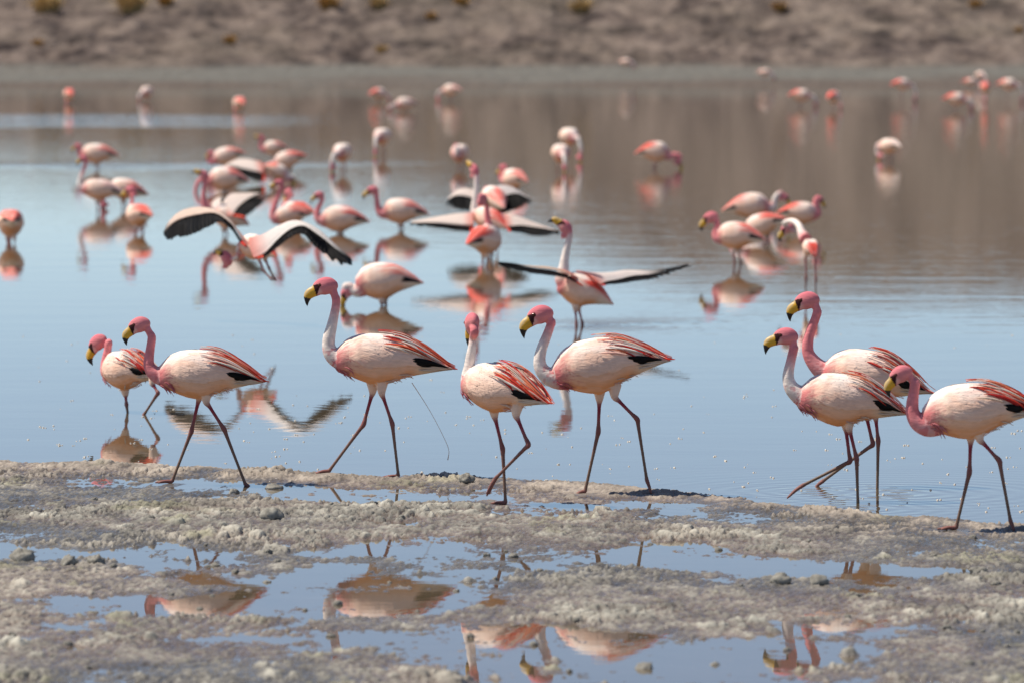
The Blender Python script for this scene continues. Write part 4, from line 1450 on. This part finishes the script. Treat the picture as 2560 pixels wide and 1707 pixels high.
spread_wing(b, [(1480, 770, -.04), (1370, 752, -.15), (1250, 745, -.3), (1140, 728, -.42), (1040, 718, -.5)],
            [(1640, 890, -.05), (1520, 830, -.15), (1400, 808, -.28), (1280, 795, -.4), (1130, 760, -.48)], r, 41, 18, c='B', split=(.6, .2), tipblack=.55, tint=(.86, .68, .54), tilt=.03)
spread_wing(b, [(1560, 775, .05), (1680, 790, .12), (1800, 785, .22), (1900, 772, .35), (2080, 775, .48), (2312, 738, .6)],
            [(1740, 880, .0), (1790, 866, .1), (1860, 862, .2), (1960, 845, .33), (2100, 825, .46), (2290, 752, .58)], r, 42, 18, c='B', split=(.85, .5), tipblack=.68, tint=(.90, .82, .78))
# --- right-hand group
wader('C', (800, 520), ((1130, 330), (515, 400), 1.05, 1.0), [(1050, 320, 80), (1140, 350, 62), (1185, 330, 44), (1195, 260, 38), (1225, 195, 34), (1290, 170, 32)], (1350, 225), (1372, 350), yaw=180, hrot=None, label='flamingo facing right with arched pale neck, pale back, at the rear of its group', seed=141, neck_white=.55, red=.8)
wader('C', (1520, 640), ((1740, 450), (1205, 430), 1.05, 1.0), [(1660, 440, 76), (1730, 430, 58), (1740, 380, 42), (1718, 310, 36), (1715, 262, 33)], (1785, 250), (1815, 370), yaw=180, hrot=None, label='flamingo with scarlet back facing right, neck folded upright', seed=142, neck_white=.0, red=1.8)
grazer('C', 1075, 560, 795, -15, 'feed', 'flamingo feeding between the white-backed ones, red patch on its flank', seed=143, red=1.2, L=.45, pitch=-16)
wader('C', (760, 1062), ((470, 720), (1085, 760), 1.1, 1.0), [(570, 730, 90), (490, 740, 70), (455, 690, 52), (470, 610, 42), (470, 545, 36), (435, 490, 34)], (345, 480), (285, 670), yaw=-15, label='flamingo in front of its group with hooked neck and clear mirror image', seed=144, neck_white=.08, red=1.2, vox=.006, detail=1)
r, ts, b = wader('C', (1640, 1375), ((1620, 800), (1700, 980), 1.0, 1.05), [(1600, 760, 80), (1560, 700, 60), (1530, 600, 42), (1470, 545, 36), (1400, 560, 34), (1372, 600, 32)], (1362, 660), (1345, 745), yaw=-75, hrot=20, hyaw=75, hscale=.95, label='long-legged flamingo seen from behind, red rump, neck looped to one side', seed=145, neck_white=.8, red=1.6, legs=True, legt=.45)
# --- open water
wader('F', (650, 592), ((722, 520), (560, 525), 1.15, 1.0), [(695, 520, 25), (722, 535, 20), (745, 530, 13), (760, 530, 11), (772, 540, 10)], (772, 565), (762, 600), yaw=180, hrot=30, label='lone flamingo with scarlet tail facing right, feeding in brown reflections', seed=151, neck_white=.1, red=1.8)
grazer('F', 255, 445, 560, 118, 'feed', 'pale flamingo behind another feeding one, neck bent aside', seed=152, red=.1, nyaw=10)
grazer('F', 220, 522, 605, 100, 'feed', 'pale flamingo facing us with neck straight down into the water', seed=153, red=.1)
wader('F', (1730, 556), ((1698, 497), (1784, 492), 1.0, 1.0), [(1710, 485, 22), (1692, 490, 17), (1684, 510, 12), (1686, 525, 10)], (1690, 540), (1700, 572), yaw=-52, hrot=40, label='lone pale flamingo feeding far from the others in the brown water', seed=154, neck_white=.8, red=.1)
# --- along the far shore
TRIO = 'trio of flamingos by the far shore'
CLUSTER = 'flamingos in the tight far-shore cluster'
FAR = [('E', 325, 160, 203, -75, 1.4, 'distant slim pink flamingo alone by the far shore, beyond the blue ruffled lane', None),
       ('E', 684, 150, 190, 60, .5, 'distant pale flamingo alone by the far shore between two lone pink ones', None),
       ('E', 1106, 200, 240, -70, 1.5, 'distant pink flamingo with darker head showing, right behind the blue ruffled lane', None),
       ('E', 1735, 157, 195, -140, 1.6, 'distant orange-backed flamingo with two pale ones beside it', TRIO),
       ('E', 1870, 203, 238, 20, .6, 'distant pale flamingo lowest of a trio, beside an orange-backed one', TRIO),
       ('E', 2078, 140, 192, -25, .6, 'distant pale flamingo standing clear of an orange-backed one, legs showing', TRIO),
       ('F', 1315, 255, 310, 180, 1.8, 'distant small scarlet flamingo feeding side on beside a rounder one', 'pair of far scarlet flamingos'),
       ('F', 1470, 265, 320, -120, 1.7, 'distant round flamingo with its neck bent aside, beside a scarlet one', 'pair of far scarlet flamingos'),
       ('F', 1780, 205, 288, -160, 1.5, 'distant large salmon flamingo standing tall between the pair and the cluster', None),
       ('F', 2025, 272, 325, 175, 1.6, 'distant salmon flamingo feeding in the tight cluster by the far shore', CLUSTER),
       ('F', 2168, 220, 290, -95, 1.6, 'distant narrow pink flamingo seen end on in the middle of the far cluster', CLUSTER),
       ('F', 2265, 205, 288, 165, 1.6, 'distant salmon flamingo feeding in the tight cluster by the far shore', CLUSTER)]
for i, (c, x, y, w, yaw, red, lab, grp) in enumerate(FAR):
    grazer(c, x, y, w, yaw, 'feed', lab, group=grp, seed=200 + i, red=red, vox=.013, reach=.04, L=.58, thick=1.15)

def beach_bird(c, x, y, sz, yaw, label, seed, red):
    u, v = px(c, x, y)
    d = 203.0
    for _ in range(6):
        p = on_plane(u, v, d)
        zz = float(hill_z(np.array([p.x]), np.array([d]))[0])
        # depth at which a body 0.33 m above the sand appears at this pixel
        d += (p.z - (zz + 0.33)) * 40
        d = min(max(d, 180), 225)
    b = Bird(d, u, yaw)
    p = on_plane(u, v, d)
    zz = float(hill_z(np.array([p.x]), np.array([d]))[0])
    zz = max(zz, -0.1)
    F = np.array([-.23, 0, p.z - .02]); T = np.array([.27, 0, p.z - .06])
    ts = Torso(F, T, 1.0, 1.0)
    nk = [(F + np.array([.05, 0, 0]), .05), (F + np.array([-.03, 0, 0]), .04), (F + np.array([-.09, 0, -.03]), .03), (F + np.array([-.13, 0, -.12]), .025)]
    build(b, (F, T, 1.0, 1.0), nk, (F + np.array([-.14, 0, -.2]), R(40), 1.0, 0.0), auto_legs(ts, zbed=zz - .01), 'flamingo', label, None, voxel=.013, seed=seed, detail=0, red=red)
beach_bird('F', 516, 100, 0, 165, 'tiny pale flamingo walking highest up the grey far beach, alone', 231, .3)
beach_bird('F', 1152, 148, 0, 170, 'small flamingo on the grey far beach by the water, tail down', 232, .5)
beach_bird('F', 2095, 190, 0, 175, 'small red-backed flamingo on the beach edge behind the shore cluster', 233, 1.8)
beach_bird('F', 2142, 160, 0, 120, 'small white-backed flamingo on the beach edge behind the shore cluster', 234, .6)

# ------------------------------------------------------------------ loose clods on the mud, foam, tussocks
M_CLOD = simple_material('dried_mud_clod', (0.13, 0.120, 0.104), (0.33, 0.315, 0.27), 22, .85)

def lump_mesh(name, r, h, seed, sub=5):
    bm_v = []; F = []
    nu, nv = 22, 12
    for i in range(nv):
        a = math.pi * i / (nv - 1)
        for j in range(nu):
            t = 2 * math.pi * j / nu
            p = np.array([math.sin(a) * math.cos(t), math.sin(a) * math.sin(t), math.cos(a)])
            k = 1 + .55 * float(fbm(np.array([p[0] * 2.1 + seed]), np.array([p[1] * 2.1 + p[2] * 1.7]), 4, seed, .6)[0])
            if i in (0, nv - 1): k = 1 + .2 * ((seed * 37) % 10 / 10 - .5)
            bm_v.append((p[0] * r * k, p[1] * r * k * .9, p[2] * h * k))
    for i in range(nv - 1):
        for j in range(nu):
            F.append((i * nu + j, i * nu + nu + j, i * nu + nu + (j + 1) % nu, i * nu + (j + 1) % nu))
    return mesh_from_arrays(name, bm_v, F, True)

CLODS = [  # u, v (2352 view), radius px, label
 (52, 1288, 30, 'big rounded grey mud clod standing alone in the puddle'),
 (160, 1300, 20, 'dark craggy mud clod between two rounder ones in the puddle'),
 (222, 1296, 19, 'flat-topped mud clod beside a dark craggy one'),
 (622, 1196, 26, 'pale craggy mud clod on the crust between two puddles'),
 (537, 1132, 13, 'small mud clod in the puddle by the striding flamingo feet'),
 (612, 1336, 11, 'tiny dark mud clod at the edge of the wide pool'),
 (2246, 1316, 24, 'smooth dark mud block at the edge of the right-hand pool'),
 (1482, 1534, 20, 'shiny wet clod lying in the lowest pool'),
 (1640, 1526, 13, 'little mud clod in the lowest pool beside a shiny wet one'),
 (1795, 1342, 24, 'rough pointed clod on top of the biggest mud heap'),
 (1880, 1346, 20, 'dark clod beside the pointed one on the biggest mud heap'),
 (1070, 1112, 20, 'dark clod on the bank edge behind the one-legged flamingo'),
 (630, 1121, 20, 'flat dark mud lump in shade beside the striding flamingo'),
]
for i, (u, v, rp, lab) in enumerate(CLODS):
    g = on_ground(*disp(u, v), 0.0)
    r_ = rp / 13066.7 * g.y
    z = float(mud_height(np.array([g.x]), np.array([g.y]))[0])
    me = lump_mesh('mud_clod', r_, r_ * (.75 if i not in (6, 12) else .4), 5 + i)
    o = link('mud_clod', me, M_CLOD)
    o.location = (g.x, g.y, max(z, -0.01) + r_ * .25)
    o.rotation_euler = (0, 0, i * 1.3)
    tag(o, lab, 'mud clod')

cr = random.Random(17)
crumb_meshes = [lump_mesh('mud_crumb', 1.0, .7, 60 + k) for k in range(5)]
for m_ in crumb_meshes:
    m_.materials.append(M_CLOD)
n_cr = 0
while n_cr < 70:
    u = cr.uniform(10, 2340); v = cr.uniform(1150, 1560)
    if v < np.interp(u, EDGE_U, EDGE_V) + 12:
        continue
    g = on_ground(*disp(u, v), 0.0)
    z = float(mud_height(np.array([g.x]), np.array([g.y]))[0])
    if z < -0.012:
        continue
    r_ = cr.uniform(5, 12) / 13066.7 * g.y
    o = bpy.data.objects.new('mud_crumb', crumb_meshes[n_cr % 5])
    COL.objects.link(o)
    o.scale = (r_, r_ * cr.uniform(.8, 1.2), r_ * cr.uniform(.7, 1.1))
    o.location = (g.x, g.y, max(z, -.004) + r_ * .2)
    o.rotation_euler = (0, 0, cr.uniform(0, 6.28))
    tag(o, 'small grey mud crumb lying loose on the wet flat', 'mud crumb', 'loose mud crumbs on the flat')
    n_cr += 1

# foam bubbles drifting near the bank
rr = random.Random(5)
FV = []; FF = []
for i in range(330):
    v = rr.uniform(930, 1180) if rr.random() < .8 else rr.uniform(760, 930)
    u = rr.uniform(0, 2352)
    if v > np.interp(u, EDGE_U, EDGE_V) - 6:
        continue
    g = on_ground(*disp(u, v), 0)
    for q in range(rr.choice((1, 1, 2, 3))):
        cx, cy = g.x + rr.uniform(-.012, .012), g.y + rr.uniform(-.03, .03)
        r_ = rr.uniform(.0022, .0062)
        b0 = len(FV)
        for a in range(4):
            th = math.pi / 2 * a / 3.5
            for j in range(8):
                t = 2 * math.pi * j / 8
                FV.append((cx + r_ * math.cos(th) * math.cos(t), cy + r_ * math.cos(th) * math.sin(t), r_ * math.sin(th)))
        for a in range(3):
            for j in range(8):
                FF.append((b0 + a * 8 + j, b0 + a * 8 + (j + 1) % 8, b0 + a * 8 + 8 + (j + 1) % 8, b0 + a * 8 + 8 + j))
        FF.append(tuple(b0 + 24 + j for j in range(8)))
M_FOAM = simple_material('foam', (0.50, 0.46, 0.38), (0.70, 0.65, 0.56), 200, .25, .5)
foam = link('foam_bubbles', mesh_from_arrays('foam_bubbles', FV, FF), M_FOAM)
tag(foam, 'small pale foam bubbles floating on the water by the bank', 'foam', kind='stuff')

# tussock grass on the hillside
M_TUS = simple_material('dry_tussock_grass', (0.30, 0.165, 0.050), (0.52, 0.32, 0.11), 9, .9, .1)
M_TUS2 = simple_material('straw_tussock_grass', (0.38, 0.26, 0.11), (0.58, 0.42, 0.20), 9, .9, .1)
TUS = [(86, 100, 16, 'brown round grass tussock alone low on the stony hillside', 0), (528, 92, 20, 'dark gold grass tussock standing upright on the bare hillside', 0), (876, 112, 20, 'pale straw grass tussock lowest on the hillside above the grey beach', 1),
       (990, 36, 18, 'loose straw-brown grass tussock on open stony slope', 0), (1335, 14, 34, 'wide spreading grass tussock higher on the slope', 1), (1790, 16, 22, 'dark compact grass tussock higher on the slope', 0),
       (755, 4, 34, 'long brown grass tussock beside a faint straw one', 0), (110, 6, 50, 'largest gold grass tussock high on the slope', 1), (300, 2, 50, 'broad straw tussock next to the largest gold one', 1), (870, 8, 30, 'faint straw tussock beside a long brown one', 1),
       (2240, 8, 20, 'small dark tussock high on the slope over the shore cluster', 0), (2340, 72, 14, 'small gold tussock low on the slope below a dark one', 0), (1060, 2, 24, 'brown tussock just above the loose straw-brown one', 0), (380, 2, 26, 'dark grass tussock between two straw ones', 0)]
hcol = None
for i, (u, v, rp, lab, kind) in enumerate(TUS):
    uu, vv = disp(u, v + rp * .5)
    lo, hi_ = 205.0, 420.0
    # march along the ray until it meets the slope
    d = lo
    while d < hi_:
        p = on_plane(uu, vv, d)
        if p.z < float(hill_z(np.array([p.x]), np.array([d]))[0]):
            break
        d += 0.25
    z0 = float(hill_z(np.array([p.x]), np.array([d]))[0])
    rad = rp / 13066.7 * d
    tr_ = random.Random(300 + i)
    V = []; F = []
    for k in range(170):
        a = tr_.uniform(0, 2 * math.pi)
        rad0 = rad * .45 * math.sqrt(tr_.random())
        lean = tr_.uniform(.15, 1.15)
        ln = rad * tr_.uniform(.75, 1.25)
        bx, by = rad0 * math.cos(a), rad0 * math.sin(a)
        tip = (bx + math.cos(a) * math.sin(lean) * ln, by + math.sin(a) * math.sin(lean) * ln, math.cos(lean) * ln * .95)
        md = (bx + (tip[0] - bx) * .45, by + (tip[1] - by) * .45, tip[2] * .6)
        w = rad * .05
        px_, py_ = -math.sin(a) * w, math.cos(a) * w
        b0 = len(V)
        V += [(bx - px_, by - py_, -.1), (bx + px_, by + py_, -.1), (md[0] + px_, md[1] + py_, md[2]), (md[0] - px_, md[1] - py_, md[2]), tip]
        F += [(b0, b0 + 1, b0 + 2, b0 + 3), (b0 + 3, b0 + 2, b0 + 4)]
    o = link('grass_tussock', mesh_from_arrays('grass_tussock', V, F, False), M_TUS2 if kind else M_TUS)
    o.location = (p.x, d, z0)
    tag(o, lab, 'tussock')
